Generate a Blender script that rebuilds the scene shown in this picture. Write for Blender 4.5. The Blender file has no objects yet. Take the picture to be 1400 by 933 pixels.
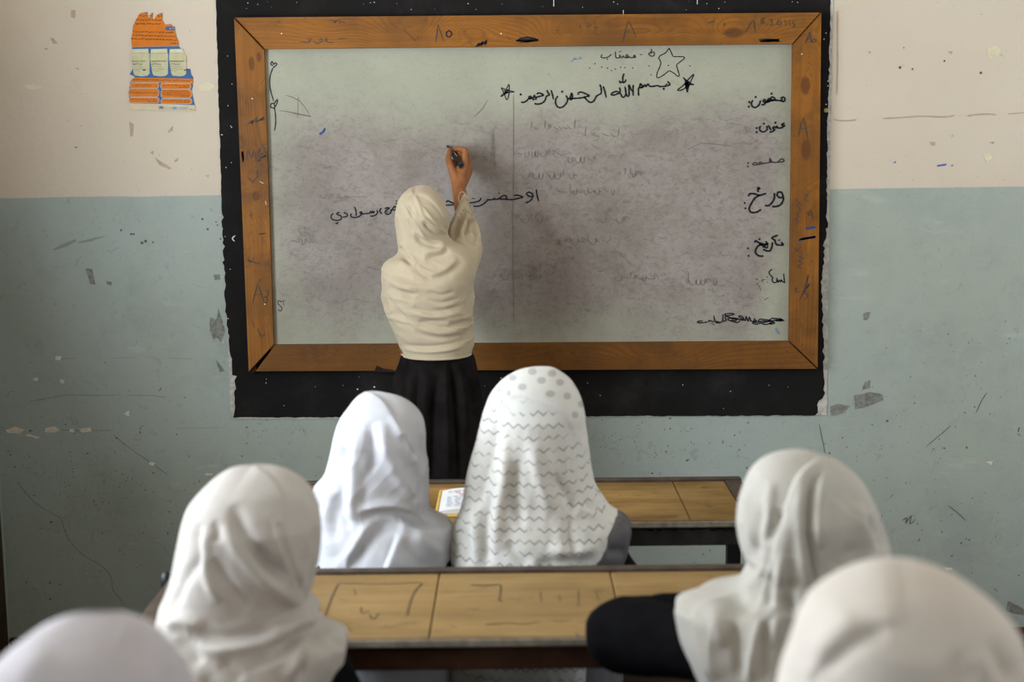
import bpy, math, random
import numpy as np
from mathutils import Vector, Matrix

random.seed(7)
rng = np.random.default_rng(7)
scene = bpy.context.scene
COL = scene.collection

# ------------------------------------------------------------------ camera
F_PX = 50.0 / 36.0 * 1400.0
CAM_H, PITCH, ROLL = 1.70, math.radians(8.08), -0.0105
cam_data = bpy.data.cameras.new('camera')
cam_data.lens, cam_data.sensor_width = 50.0, 36.0
cam_data.clip_start, cam_data.clip_end = 0.05, 60.0
cam_data.dof.use_dof = True
cam_data.dof.focus_distance = 4.45
cam_data.dof.aperture_fstop = 2.6
cam = bpy.data.objects.new('camera', cam_data)
COL.objects.link(cam)
CAM_M = Matrix.Translation((0, 0, CAM_H)) @ (Matrix.Rotation(math.pi / 2 - PITCH, 4, 'X') @ Matrix.Rotation(ROLL, 4, 'Z'))
cam.matrix_world = CAM_M
scene.camera = cam

# ------------------------------------------------------------------ daylight and exposure
world = bpy.data.worlds.new('overcast_sky')
scene.world = world
world.use_nodes = True
wbg = world.node_tree.nodes['Background']
wbg.inputs['Color'].default_value = (0.80, 0.90, 1.0, 1)
wbg.inputs['Strength'].default_value = 2.0
scene.view_settings.view_transform = 'Standard'
scene.view_settings.look = 'None'
scene.view_settings.gamma = 1.0
scene.view_settings.use_curve_mapping = False
scene.view_settings.exposure = -0.45


def daylight(name, loc, rot, sx, sy, power, color):
    l = bpy.data.lights.new(name, 'AREA')
    l.shape, l.size, l.size_y, l.energy, l.color = 'RECTANGLE', sx, sy, power, color
    o = bpy.data.objects.new(name, l)
    o.location, o.rotation_euler = loc, rot
    COL.objects.link(o)
    return o


XL, XR, YW, YB, ZC = -1.735, 4.4, 4.70, -3.2, 3.15      # inner faces of the room
WIN_L = [(-1.2, 0.3), (1.75, 3.35)]         # openings in the left wall (along y)
WIN_R = [(-0.8, 0.8), (2.3, 4.0)]                        # openings in the right wall
SILL, HEAD = 1.15, 2.55
for i, (a, b) in enumerate(WIN_L):
    daylight('daylight_left', (XL - 0.22, (a + b) / 2, (SILL + HEAD) / 2 - 0.05), (0, math.radians(-116), 0), HEAD - SILL + 0.2, b - a, (95, 250)[i], (0.83, 0.92, 1.0))
for i, (a, b) in enumerate(WIN_R):
    daylight('daylight_right', (XR + 0.22, (a + b) / 2, (SILL + HEAD) / 2 - 0.05), (0, math.radians(116), 0), HEAD - SILL + 0.2, b - a, (85, 125)[i], (0.90, 0.95, 1.0))

# ------------------------------------------------------------------ helpers: photo measurements to metres
CAM_R = np.array(CAM_M.to_3x3())
CAM_P = np.array([0, 0, CAM_H])


def ray(px, py):
    return CAM_R @ np.array([(px - 700.0) / F_PX, -(py - 466.5) / F_PX, -1.0])


def at(px, py, Y):
    """point of the vertical plane y = Y"""
    d = ray(px, py)
    return CAM_P + d * (Y / d[1])


def atz(px, py, z):
    """point of the level plane z"""
    d = ray(px, py)
    return CAM_P + d * ((z - CAM_H) / d[2])


def project(P):
    Q = (np.asarray(P) - CAM_P) @ CAM_R
    return np.stack([700.0 + F_PX * Q[..., 0] / -Q[..., 2], 466.5 - F_PX * Q[..., 1] / -Q[..., 2]], -1)


# ------------------------------------------------------------------ helpers: objects
def tag(o, label=None, cat=None, group=None, kind=None):
    for k, v in (('label', label), ('category', cat), ('group', group), ('kind', kind)):
        if v:
            o[k] = v
    return o


def thing(name, loc, label, cat, group=None):
    o = bpy.data.objects.new(name, None)
    o.empty_display_size = 0.05
    o.location = loc
    COL.objects.link(o)
    return tag(o, label, cat, group)


def obj(name, verts, faces, mat, parent=None, smooth=False, loc=None, kind=None, label=None):
    """one mesh object; verts in world metres"""
    v = np.asarray(verts, float)
    if parent is not None:
        base = np.array(parent_world(parent))
    else:
        base = np.array(loc) if loc is not None else np.array([(v[:, 0].min() + v[:, 0].max()) / 2, (v[:, 1].min() + v[:, 1].max()) / 2, v[:, 2].min()])
    me = bpy.data.meshes.new(name)
    me.from_pydata((v - base).tolist(), [], [list(map(int, f)) for f in faces])
    me.update()
    if smooth:
        me.polygons.foreach_set('use_smooth', [True] * len(me.polygons))
    me.materials.append(mat)
    o = bpy.data.objects.new(name, me)
    COL.objects.link(o)
    if parent is not None:
        o.parent = parent
    else:
        o.location = base
    if kind:
        o['kind'] = kind
    if label:
        o['label'] = label
    return o


def parent_world(p):
    x = Vector((0, 0, 0))
    while p is not None:
        x = x + Vector(p.location)
        p = p.parent
    return x


class Geo:
    """collects simple shapes into one mesh"""

    def __init__(self):
        self.v, self.f, self.n = [], [], 0

    def add(self, v, f):
        v = np.asarray(v, float)
        self.v.append(v)
        self.f += [[i + self.n for i in q] for q in f]
        self.n += len(v)
        return self

    def box(self, x0, x1, y0, y1, z0, z1, bev=0.0):
        if bev <= 0:
            v = [(x, y, z) for z in (z0, z1) for y in (y0, y1) for x in (x0, x1)]
            return self.add(v, [(0, 2, 3, 1), (4, 5, 7, 6), (0, 1, 5, 4), (1, 3, 7, 5), (3, 2, 6, 7), (2, 0, 4, 6)])
        c = []
        for (z, k) in ((z0, bev), (z0 + bev, 0), (z1 - bev, 0), (z1, bev)):
            a0, a1, b0, b1 = x0 + k, x1 - k, y0 + k, y1 - k
            e = bev * 0.6
            c += [(a0 + e, b0, z), (a1 - e, b0, z), (a1, b0 + e, z), (a1, b1 - e, z), (a1 - e, b1, z), (a0 + e, b1, z), (a0, b1 - e, z), (a0, b0 + e, z)]
        f = [tuple(range(7, -1, -1)), tuple(range(24, 32))]
        for r in range(3):
            for i in range(8):
                j = (i + 1) % 8
                f.append((r * 8 + i, r * 8 + j, r * 8 + 8 + j, r * 8 + 8 + i))
        return self.add(c, f)

    def slab(self, pts2, y0, y1):
        """outline in (x, z), extruded from y0 (front) to y1"""
        n = len(pts2)
        v = [(x, y0, z) for x, z in pts2] + [(x, y1, z) for x, z in pts2]
        f = [tuple(range(n)), tuple(range(2 * n - 1, n - 1, -1))]
        f += [(i, i + n, (i + 1) % n + n, (i + 1) % n) for i in range(n)]
        return self.add(v, f)

    def tube(self, pts, rad, seg=8):
        P = np.asarray(pts, float)
        R = np.full(len(P), rad) if np.isscalar(rad) else np.asarray(rad, float)
        T = np.gradient(P, axis=0)
        T /= np.linalg.norm(T, axis=1)[:, None] + 1e-12
        up = np.array([0, 0, 1.0]) if abs(T[0][2]) < 0.9 else np.array([1.0, 0, 0])
        v = []
        for p, t, r in zip(P, T, R):
            a = np.cross(t, up)
            a /= np.linalg.norm(a) + 1e-12
            b = np.cross(a, t)
            for k in range(seg):
                w = 2 * math.pi * k / seg
                v.append(p + r * (math.cos(w) * a + math.sin(w) * b))
        f = []
        for i in range(len(P) - 1):
            for k in range(seg):
                j = (k + 1) % seg
                f.append((i * seg + k, i * seg + j, (i + 1) * seg + j, (i + 1) * seg + k))
        f.append(tuple(range(seg)))
        f.append(tuple(range((len(P) - 1) * seg + seg - 1, (len(P) - 1) * seg - 1, -1)))
        return self.add(v, f)

    def capsule(self, a, ra, b, rb, seg=14):
        a, b = np.asarray(a, float), np.asarray(b, float)
        d = b - a
        L = np.linalg.norm(d)
        t = d / L if L > 1e-9 else np.array([0, 0, 1.0])
        rows = []
        for k in range(6):
            w = math.pi / 2 * k / 5
            rows.append((a - t * ra * math.cos(w), ra * math.sin(w)))
        for k in range(6):
            w = math.pi / 2 * (1 - k / 5)
            rows.append((b + t * rb * math.cos(w), rb * math.sin(w)))
        rows[0] = (rows[0][0], ra * 0.02)
        rows[-1] = (rows[-1][0], rb * 0.02)
        up = np.array([0, 0, 1.0]) if abs(t[2]) < 0.9 else np.array([1.0, 0, 0])
        u = np.cross(t, up)
        u /= np.linalg.norm(u)
        w2 = np.cross(u, t)
        v = []
        for p, r in rows:
            for k in range(seg):
                g = 2 * math.pi * k / seg
                v.append(p + r * (math.cos(g) * u + math.sin(g) * w2))
        f = []
        for i in range(len(rows) - 1):
            for k in range(seg):
                j = (k + 1) % seg
                f.append((i * seg + k, i * seg + j, (i + 1) * seg + j, (i + 1) * seg + k))
        n = (len(rows) - 1) * seg
        f.append(tuple(range(seg)))
        f.append(tuple(range(n + seg - 1, n - 1, -1)))
        return self.add(v, f)

    def ball(self, c, rx, ry, rz, rot=None, su=18, sv=12):
        v, f = [], []
        for i in range(sv + 1):
            th = math.pi * i / sv
            th = min(max(th, 0.02), math.pi - 0.02)
            for k in range(su):
                ph = 2 * math.pi * k / su
                v.append((rx * math.sin(th) * math.cos(ph), ry * math.sin(th) * math.sin(ph), rz * math.cos(th)))
        v = np.array(v)
        if rot is not None:
            v = v @ np.array(rot).T
        v = v + np.asarray(c)
        for i in range(sv):
            for k in range(su):
                j = (k + 1) % su
                f.append((i * su + k, (i + 1) * su + k, (i + 1) * su + j, i * su + j))
        f.append(tuple(range(su)))
        f.append(tuple(range(sv * su + su - 1, sv * su - 1, -1)))
        return self.add(v, f)

    def obj(self, name, mat, parent=None, **k):
        return obj(name, np.concatenate(self.v), self.f, mat, parent, **k)


def fuse(geo, voxel, smooth=6):
    """one continuous skin over overlapping volumes; returns verts, faces"""
    me = bpy.data.meshes.new('skin')
    me.from_pydata(np.concatenate(geo.v).tolist(), [], geo.f)
    o = bpy.data.objects.new('skin', me)
    COL.objects.link(o)
    m = o.modifiers.new('r', 'REMESH')
    m.mode, m.voxel_size, m.use_smooth_shade = 'VOXEL', voxel, True
    s = o.modifiers.new('s', 'SMOOTH')
    s.factor, s.iterations = 0.5, smooth
    dg = bpy.context.evaluated_depsgraph_get()
    e = o.evaluated_get(dg)
    em = e.to_mesh()
    n = len(em.vertices)
    v = np.empty(n * 3)
    em.vertices.foreach_get('co', v)
    f = [tuple(p.vertices) for p in em.polygons]
    e.to_mesh_clear()
    bpy.data.objects.remove(o)
    bpy.data.meshes.remove(me)
    return v.reshape(-1, 3), f


def smooth_path(pts, sub=5):
    """Catmull-Rom through the points"""
    P = np.asarray(pts, float)
    if len(P) < 3:
        return P
    Q = np.vstack([2 * P[0] - P[1], P, 2 * P[-1] - P[-2]])
    out = []
    for i in range(1, len(Q) - 2):
        for k in range(sub):
            t = k / sub
            a, b, c, d = Q[i - 1], Q[i], Q[i + 1], Q[i + 2]
            out.append(0.5 * (2 * b + (c - a) * t + (2 * a - 5 * b + 4 * c - d) * t * t + (3 * b - a - 3 * c + d) * t ** 3))
    out.append(P[-1])
    return np.array(out)


# ------------------------------------------------------------------ helpers: shader nodes written as expressions
class V:
    def __init__(s, nt, k):
        s.nt, s.k = nt, k

    def m(s, op, *o, clamp=False):
        n = s.nt.nodes.new('ShaderNodeMath')
        n.operation, n.use_clamp = op, clamp
        for i, x in enumerate((s,) + o):
            if isinstance(x, V):
                s.nt.links.new(x.k, n.inputs[i])
            else:
                n.inputs[i].default_value = x
        return V(s.nt, n.outputs[0])

    def __add__(s, o): return s.m('ADD', o)
    def __radd__(s, o): return s.m('ADD', o)
    def __sub__(s, o): return s.m('SUBTRACT', o)
    def __rsub__(s, o): return (s * -1.0) + o
    def __mul__(s, o): return s.m('MULTIPLY', o)
    def __rmul__(s, o): return s.m('MULTIPLY', o)
    def __truediv__(s, o): return s.m('DIVIDE', o)

    def step(s, lo, hi):
        """smooth ramp 0..1 between lo and hi (hi may be below lo)"""
        n = s.nt.nodes.new('ShaderNodeMapRange')
        n.interpolation_type = 'SMOOTHSTEP'
        s.nt.links.new(s.k, n.inputs[0])
        if hi >= lo:
            n.inputs[1].default_value, n.inputs[2].default_value = lo, hi
        else:
            n.inputs[1].default_value, n.inputs[2].default_value = hi, lo
            n.inputs[3].default_value, n.inputs[4].default_value = 1, 0
        return V(s.nt, n.outputs[0])


class Mat:
    def __init__(s, name, rough=0.8, spec=0.15, sheen=0.0):
        s.mat = bpy.data.materials.new(name)
        s.mat.use_nodes = True
        s.nt = s.mat.node_tree
        s.b = s.nt.nodes['Principled BSDF']
        s.b.inputs['Roughness'].default_value = rough
        s.b.inputs['Specular IOR Level'].default_value = spec
        if sheen:
            s.b.inputs['Sheen Weight'].default_value = sheen
        tc = s.nt.nodes.new('ShaderNodeTexCoord')
        s.co = tc.outputs['Object']
        sp = s.nt.nodes.new('ShaderNodeSeparateXYZ')
        s.nt.links.new(s.co, sp.inputs[0])
        s.x, s.y, s.z = (V(s.nt, sp.outputs[i]) for i in range(3))

    def vec(s, x, y, z):
        n = s.nt.nodes.new('ShaderNodeCombineXYZ')
        for i, q in enumerate((x, y, z)):
            if isinstance(q, V):
                s.nt.links.new(q.k, n.inputs[i])
            else:
                n.inputs[i].default_value = q
        return n.outputs[0]

    def noise(s, scale, detail=4, rough=0.55, stretch=(1, 1, 1), off=0.0, dist=0.0):
        n = s.nt.nodes.new('ShaderNodeTexNoise')
        n.inputs['Scale'].default_value = scale
        n.inputs['Detail'].default_value = detail
        n.inputs['Roughness'].default_value = rough
        n.inputs['Distortion'].default_value = dist
        s.nt.links.new(s.vec(s.x * stretch[0] + off, s.y * stretch[1], s.z * stretch[2]), n.inputs['Vector'])
        return V(s.nt, n.outputs['Fac'])

    def attr(s, name):
        n = s.nt.nodes.new('ShaderNodeAttribute')
        n.attribute_name = name
        return V(s.nt, n.outputs['Fac'])

    def rgb(s, c):
        n = s.nt.nodes.new('ShaderNodeRGB')
        n.outputs[0].default_value = (*c, 1)
        return n.outputs[0]

    def mix(s, f, a, b, mode='MIX'):
        n = s.nt.nodes.new('ShaderNodeMix')
        n.data_type, n.blend_type = 'RGBA', mode
        if isinstance(f, V):
            s.nt.links.new(f.k, n.inputs[0])
        else:
            n.inputs[0].default_value = f
        for i, q in ((6, a), (7, b)):
            if isinstance(q, tuple):
                n.inputs[i].default_value = (*q, 1)
            else:
                s.nt.links.new(q, n.inputs[i])
        return n.outputs[2]

    def color(s, c):
        if isinstance(c, tuple):
            s.b.inputs['Base Color'].default_value = (*c, 1)
        else:
            s.nt.links.new(c, s.b.inputs['Base Color'])
        return s

    def rough(s, v):
        s.nt.links.new(v.k, s.b.inputs['Roughness'])
        return s

    def bump(s, h, strength=0.3, dist=0.002):
        n = s.nt.nodes.new('ShaderNodeBump')
        n.inputs['Strength'].default_value, n.inputs['Distance'].default_value = strength, dist
        s.nt.links.new(h.k, n.inputs['Height'])
        s.nt.links.new(n.outputs[0], s.b.inputs['Normal'])
        return s


def srgb(r, g, b):
    return tuple(((c / 255 + 0.055) / 1.055) ** 2.4 if c > 10 else c / 255 / 12.92 for c in (r, g, b))


def plain(name, c, rough=0.7, spec=0.3, var=0.08, scale=30):
    m = Mat(name, max(rough, 0.3), spec * 0.6)
    n = m.noise(scale, 3)
    m.color(m.mix(n.step(0.3, 0.7), tuple(k * (1 - var) for k in c), tuple(min(1, k * (1 + var)) for k in c)))
    return m.mat


# ------------------------------------------------------------------ helpers: ink
def ribbons(geo, paths, to3, width, seg=4, off=None):
    """paths: lists of photo points; to3 turns one into a point of the surface; width in metres"""
    off = np.zeros(3) if off is None else np.array(off)
    for p in paths:
        P = np.array([to3(*q) for q in smooth_path(p, seg)]) + off
        if len(P) < 2:
            continue
        T = np.gradient(P, axis=0)
        T /= np.linalg.norm(T, axis=1)[:, None] + 1e-12
        nrm = geo.normal
        S = np.cross(T, nrm)
        S /= np.linalg.norm(S, axis=1)[:, None] + 1e-12
        k = np.arange(len(P))
        w = width * 0.5 * (1 + 0.12 * np.sin(k * 1.7))
        w[0] *= 0.55
        w[-1] *= 0.55
        A, B = P + S * w[:, None], P - S * w[:, None]
        v = np.empty((2 * len(P), 3))
        v[0::2], v[1::2] = A, B
        geo.add(v, [(2 * i, 2 * i + 1, 2 * i + 3, 2 * i + 2) for i in range(len(P) - 1)])
    return geo


def dots(geo, pts, to3, r, off=None):
    off = np.zeros(3) if off is None else np.array(off)
    n = geo.normal
    a = np.array([1.0, 0, 0])
    b = np.cross(n, a)
    b /= np.linalg.norm(b)
    for q in pts:
        c = to3(q[0], q[1]) + off
        rr = q[2] if len(q) > 2 else r
        v = [c + rr * (math.cos(k * math.pi / 5) * a + math.sin(k * math.pi / 5) * b) for k in range(10)]
        geo.add(v, [tuple(range(10))])
    return geo


def ink_geo(normal=(0, -1, 0)):
    g = Geo()
    g.normal = np.array(normal, float)
    return g

# ================================================================== the room
Y_PANEL, Y_FRAME, Y_BLACK = YW - 0.022, YW - 0.042, YW - 0.004
Z_PAINT = at(300, 267, YW)[2]

m = Mat('painted_plaster', 0.62, 0.15)
edge = m.z + (m.noise(3, 2) - 0.5) * 0.012 + (m.noise(60, 2) - 0.5) * 0.004
low = edge.step(Z_PAINT + 0.002, Z_PAINT - 0.002)
big, mid, fine = m.noise(1.1, 5), m.noise(7, 5, 0.65), m.noise(60, 4, 0.7)
upc = m.mix(big.step(0.3, 0.75), (0.535, 0.452, 0.355), (0.59, 0.505, 0.41))
upc = m.mix(m.noise(14, 3, off=9).step(0.66, 0.72) * 0.35, upc, (0.50, 0.44, 0.34))
upc = m.mix(m.noise(55, 3, off=2).step(0.70, 0.76) * 0.6, upc, (0.36, 0.30, 0.22))
loc_ = m.mix(big.step(0.3, 0.7), (0.32, 0.345, 0.295), (0.33, 0.37, 0.345))
loc_ = m.mix(mid.step(0.52, 0.8) * 0.4, loc_, (0.28, 0.31, 0.275))
loc_ = m.mix(m.noise(24, 5, 0.75, off=33, dist=1.2).step(0.57, 0.70) * 0.5, loc_, (0.21, 0.225, 0.195))
loc_ = m.mix(m.noise(2.6, 6, 0.75, off=44).step(0.48, 0.72) * 0.45, loc_, (0.23, 0.26, 0.24))
loc_ = m.mix(m.noise(18, 4, stretch=(0.3, 1, 1.2), off=4).step(0.62, 0.75) * 0.3, loc_, (0.44, 0.45, 0.40))
band = m.z.step(1.05, 0.75)
speck = m.noise(52, 3, 0.6, off=7).step(0.69, 0.73) * (band * 0.8 + 0.12)
loc_ = m.mix(speck, loc_, (0.035, 0.034, 0.03))
loc_ = m.mix(m.noise(38, 3, 0.6, off=15).step(0.73, 0.76) * (band * 0.7 + 0.1), loc_, (0.46, 0.40, 0.33))
m.color(m.mix(low, upc, loc_))
m.rough(low * -0.22 + 0.72 + mid * 0.1)
m.bump(fine * 0.4 + mid * 0.8 + m.noise(4, 3) * 1.4, 0.35, 0.006)
M_WALL = m.mat

M_CEIL = plain('ceiling_plaster', (0.76, 0.68, 0.56), 0.9, 0.1)
m = Mat('worn_concrete', 0.75, 0.3)
n = m.noise(3, 6, 0.65)
m.color(m.mix(n.step(0.3, 0.7), (0.035, 0.027, 0.02), (0.065, 0.053, 0.042))).bump(m.noise(40, 4), 0.3)
M_FLOOR = m.mat
M_WINFRAME = plain('window_paint', (0.25, 0.32, 0.36), 0.5)
m = Mat('window_glass', 0.02, 0.5)
_t, _g, _x = (m.nt.nodes.new(k) for k in ('ShaderNodeBsdfTransparent', 'ShaderNodeBsdfGlossy', 'ShaderNodeMixShader'))
_g.inputs['Roughness'].default_value = 0.03
_x.inputs[0].default_value = 0.06
m.nt.links.new(_t.outputs[0], _x.inputs[1])
m.nt.links.new(_g.outputs[0], _x.inputs[2])
m.nt.links.new(_x.outputs[0], m.nt.nodes['Material Output'].inputs['Surface'])
M_GLASS = m.mat

wall_back = Geo().box(XL - 0.2, XR + 0.2, YW, YW + 0.2, 0, ZC).obj('wall_back', M_WALL, loc=(0, 0, 0), kind='structure')
Geo().box(XL - 0.2, XR + 0.2, YB - 0.2, YB, 0, ZC).obj('wall_front', M_WALL, loc=(0, 0, 0), kind='structure')
Geo().box(XL - 0.2, XR + 0.2, YB - 0.2, YW + 0.2, -0.15, 0).obj('floor', M_FLOOR, loc=(0, 0, 0), kind='structure')
Geo().box(XL - 0.2, XR + 0.2, YB - 0.2, YW + 0.2, ZC, ZC + 0.15).obj('ceiling', M_CEIL, loc=(0, 0, 0), kind='structure')


def side_wall(name, x0, x1, wins):
    g = Geo()
    ys = [YB] + [q for w in wins for q in w] + [YW]
    for i in range(0, len(ys), 2):
        g.box(x0, x1, ys[i], ys[i + 1], 0, ZC)
    for a, b in wins:
        g.box(x0, x1, a, b, 0, SILL)
        g.box(x0, x1, a, b, HEAD, ZC)
    return g.obj(name, M_WALL, loc=(0, 0, 0), kind='structure')


Geo().box(XL, XR, YW - 0.018, YW, 0, 0.022, 0.004).obj('baseboard_back', plain('brown_skirting', (0.06, 0.028, 0.014), 0.7, 0.2, 0.3, 30), loc=(0, 0, 0), kind='structure')

side_wall('wall_left', XL - 0.2, XL, WIN_L)
side_wall('wall_right', XR, XR + 0.2, WIN_R)
for i, (a, b, x) in enumerate([(a, b, XL - 0.17) for a, b in WIN_L] + [(a, b, XR + 0.17) for a, b in WIN_R]):
    w = tag(thing('window_%d' % (i + 1), (x, (a + b) / 2, SILL), None, None), kind='structure')
    g = Geo()
    for q in (a, (a + b) / 2 - 0.02, b - 0.04):
        g.box(x - 0.02, x + 0.02, q, q + 0.04, SILL, HEAD)
    for q in (SILL, HEAD - 0.04, 2.1):
        g.box(x - 0.021, x + 0.021, a, b, q, q + 0.04)
    g.obj('window_frame', M_WINFRAME, w)
    for (c, d) in ((a + 0.04, (a + b) / 2 - 0.02), ((a + b) / 2 + 0.02, b - 0.04)):
        for (z0, z1) in ((SILL + 0.04, 2.1), (2.14, HEAD - 0.04)):
            Geo().box(x - 0.003, x + 0.003, c, d, z0, z1).obj('pane', M_GLASS, w)

dr = tag(thing('added_door_1', (XL, 4.05, 0.0), None, None), kind='structure')  # unseen door, added dark to keep bounced light off the lower left corner
M_ADDED_DOOR = plain('added_door_brown', (0.035, 0.018, 0.010), 0.55, 0.3, 0.2, 12)
Geo().box(XL, XL + 0.03, 3.5, 4.6, 0.0, 2.02, 0.004).obj('added_door_frame', M_ADDED_DOOR, dr)
for k in range(2):
    for z0, z1 in ((0.12, 0.85), (0.97, 1.88)):
        Geo().box(XL + 0.029, XL + 0.042, 3.58 + 0.49 * k, 4.03 + 0.49 * k, z0, z1, 0.004).obj('added_door_panel', M_ADDED_DOOR, dr)
Geo().tube([(XL + 0.03, 3.56, 1.0), (XL + 0.07, 3.56, 1.0), (XL + 0.07, 3.56, 1.10), (XL + 0.03, 3.56, 1.10)], 0.008).obj('added_door_handle', plain('added_door_iron', (0.1, 0.1, 0.1), 0.4), dr)

# ---- knocks and wear of the wall, where the photograph shows them
M_PLASTER = plain('bare_plaster', (0.19, 0.19, 0.165), 0.9, 0.1, 0.25, 60)
M_LIME = plain('pale_filler', (0.62, 0.55, 0.46), 0.9, 0.1, 0.1, 60)
M_CREAM = plain('cream_filler', (0.60, 0.54, 0.38), 0.9, 0.1)
M_GRIME = plain('grime', (0.12, 0.12, 0.105), 0.9, 0.1)
M_TAN = plain('tan_wear', (0.40, 0.32, 0.22), 0.9, 0.1)
M_CRACK = plain('crack_dark', (0.11, 0.11, 0.095), 0.95, 0.05)  # dark tone shared by the cracks and the grime specks
W = lambda x, y: at(x, y, YW)


def chip(pts, mat, name='paint_chip', jag=1.0):
    P = []
    n = len(pts)
    for i in range(n):
        a, b = np.array(pts[i], float), np.array(pts[(i + 1) % n], float)
        for k in range(4):
            q = a + (b - a) * k / 4
            P.append(q + rng.normal(0, jag * 0.35, 2))
    W2 = [(W(*q)[0], W(*q)[2]) for q in P]
    Geo().slab(W2, YW - 0.0012, YW + 0.001).obj(name, mat, wall_back)


for pts in ([(287, 434), (296, 437), (299, 421), (305, 440), (308, 452), (302, 468), (297, 462), (291, 464), (287, 452)],
            [(292, 376), (300, 375), (301, 382), (294, 383)], [(295, 492), (301, 498), (307, 508), (301, 509), (297, 500)],
            [(1168, 541), (1190, 536), (1207, 540), (1208, 547), (1194, 553), (1183, 557), (1169, 560)],
            [(1183, 522), (1190, 520), (1189, 531), (1179, 533)], [(1135, 556), (1148, 552), (1163, 556), (1152, 565), (1137, 569)],
            [(1180, 428), (1190, 427), (1186, 437), (1181, 438)], [(117, 367), (126, 368), (131, 389), (124, 389)],
            [(146, 384), (153, 386), (152, 390), (146, 389)], [(1378, 822), (1392, 828), (1400, 834), (1400, 842), (1376, 836)]):
    chip(pts, M_PLASTER)
for pts in ([(62, 586), (74, 584), (83, 589), (72, 592), (61, 591)], [(108, 587), (122, 585), (126, 590), (112, 592)], [(95, 587), (102, 588), (100, 592), (95, 591)],
            [(8, 588), (20, 584), (33, 588), (26, 594), (10, 592)], [(36, 594), (54, 598), (52, 600), (36, 597)], [(76, 487), (84, 488), (82, 493), (76, 492)],
            [(45, 517), (52, 517), (51, 521), (46, 521)], [(82, 519), (88, 520), (87, 524), (83, 524)], [(1348, 632), (1357, 631), (1356, 636)],
            [(168, 566), (176, 562), (177, 569)], [(205, 632), (212, 634), (210, 637), (204, 635)], [(280, 648), (291, 648), (290, 650), (281, 650)], [(1292, 777), (1303, 777), (1300, 780), (1293, 779)]):
    chip(pts, M_LIME, 'paint_chip')
for pts in ([(1350, 66), (1362, 63), (1369, 68), (1362, 80), (1354, 82), (1349, 74)], [(34, 116), (48, 115), (58, 119), (46, 123), (36, 121)], [(272, 118), (286, 112), (294, 118), (288, 124), (275, 124)], [(1344, 212), (1352, 209), (1357, 216), (1349, 222)]):
    chip(pts, M_CREAM, 'filler_patch')
for pts in ([(68, 52), (73, 52), (79, 59), (73, 60)], [(59, 66), (66, 66), (64, 69)], [(97, 14), (103, 14), (103, 25), (97, 24)], [(102, 93), (108, 93), (108, 96)], [(177, 166), (183, 170), (182, 186), (178, 187)],
            [(229, 180), (237, 172), (236, 178), (231, 182)], [(205, 209), (210, 206), (210, 212)], [(211, 215), (222, 222), (235, 230), (232, 232), (218, 226)], [(238, 220), (244, 215), (243, 220), (239, 222)], [(281, 240), (286, 239), (285, 243)],
            [(1296, 70), (1303, 70), (1300, 74)], [(1271, 194), (1279, 194), (1278, 199), (1273, 199)], [(1352, 194), (1360, 194), (1358, 197)], [(1186, 70), (1191, 71), (1189, 74)]):
    chip(pts, M_TAN, 'paint_chip', 0.6)
g = ink_geo()
ribbons(g, [[(1139, 163), (1147, 165), (1158, 165), (1171, 164)], [(1207, 162), (1230, 161), (1258, 159), (1290, 160), (1305, 158)], [(1322, 159), (1332, 157), (1350, 156), (1362, 157)], [(1378, 156), (1400, 154)]], W, 0.005, 3, (0, -0.001, 0))
ribbons(g, [[(1145, 15), (1145, 60), (1145, 95), (1144, 130)]], W, 0.004, 3, (0, -0.001, 0))
g.obj('wall_crack', M_TAN, wall_back)
g = ink_geo()
ribbons(g, [[(24, 660), (45, 685), (70, 702), (84, 710), (90, 730), (104, 750), (118, 762), (140, 775), (152, 790), (155, 808), (172, 828)], [(155, 595), (180, 615), (205, 632), (230, 650)]], W, 0.0016, 3, (0, -0.001, 0))
ribbons(g, [[(42, 549), (75, 543), (95, 540), (130, 541), (165, 540)], [(172, 541), (205, 541), (228, 544)], [(60, 588), (140, 589), (155, 588)], [(240, 586), (300, 585)], [(85, 491), (105, 490)], [(150, 490), (185, 489)], [(232, 490), (262, 491)]], W, 0.0013, 3, (0, -0.001, 0))
ribbons(g, [[(1296, 691), (1310, 702), (1320, 712)], [(1334, 565), (1342, 548), (1349, 537)], [(1267, 610), (1285, 595), (1300, 582)], [(1120, 580), (1126, 610), (1128, 620)]], W, 0.0022, 3, (0, -0.001, 0))
ribbons(g, [[(1234, 712), (1240, 708), (1238, 716), (1246, 705), (1244, 717), (1252, 710)], [(1204, 714), (1206, 704)], [(1216, 682), (1221, 676)]], W, 0.003, 3, (0, -0.001, 0))
g.obj('wall_crack', M_CRACK, wall_back)
g = ink_geo()
for (x, y, n_, sx, sy, r) in ((180, 325, 6, 40, 8, 4), (290, 315, 5, 12, 18, 3), (1270, 90, 5, 60, 40, 3), (850, 600, 60, 120, 30, 1.4), (1200, 650, 40, 150, 90, 1.3), (120, 690, 70, 130, 70, 1.5), (380, 590, 25, 60, 20, 1.3), (60, 640, 20, 60, 30, 1.4), (1300, 480, 14, 80, 60, 1.6)):
    pts = [(x + rng.normal(0, sx * 0.5), y + rng.normal(0, sy * 0.5), 0.0012 * r * rng.uniform(0.5, 1.3)) for _ in range(n_)]
    dots(g, pts, W, 0.003, (0, -0.001, 0))
g.obj('grime_specks', M_CRACK, wall_back, kind='stuff')
m = Mat('rubbed_grime', 0.9, 0.1)
m.color((0.24, 0.26, 0.23))
M_RUB = m.mat
chip([(72, 341), (85, 334), (103, 327), (105, 330), (92, 337), (75, 342)], M_RUB, 'scuff', 0.8)
chip([(107, 331), (130, 325), (145, 323), (126, 330), (108, 333)], M_RUB, 'scuff', 0.6)
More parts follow.
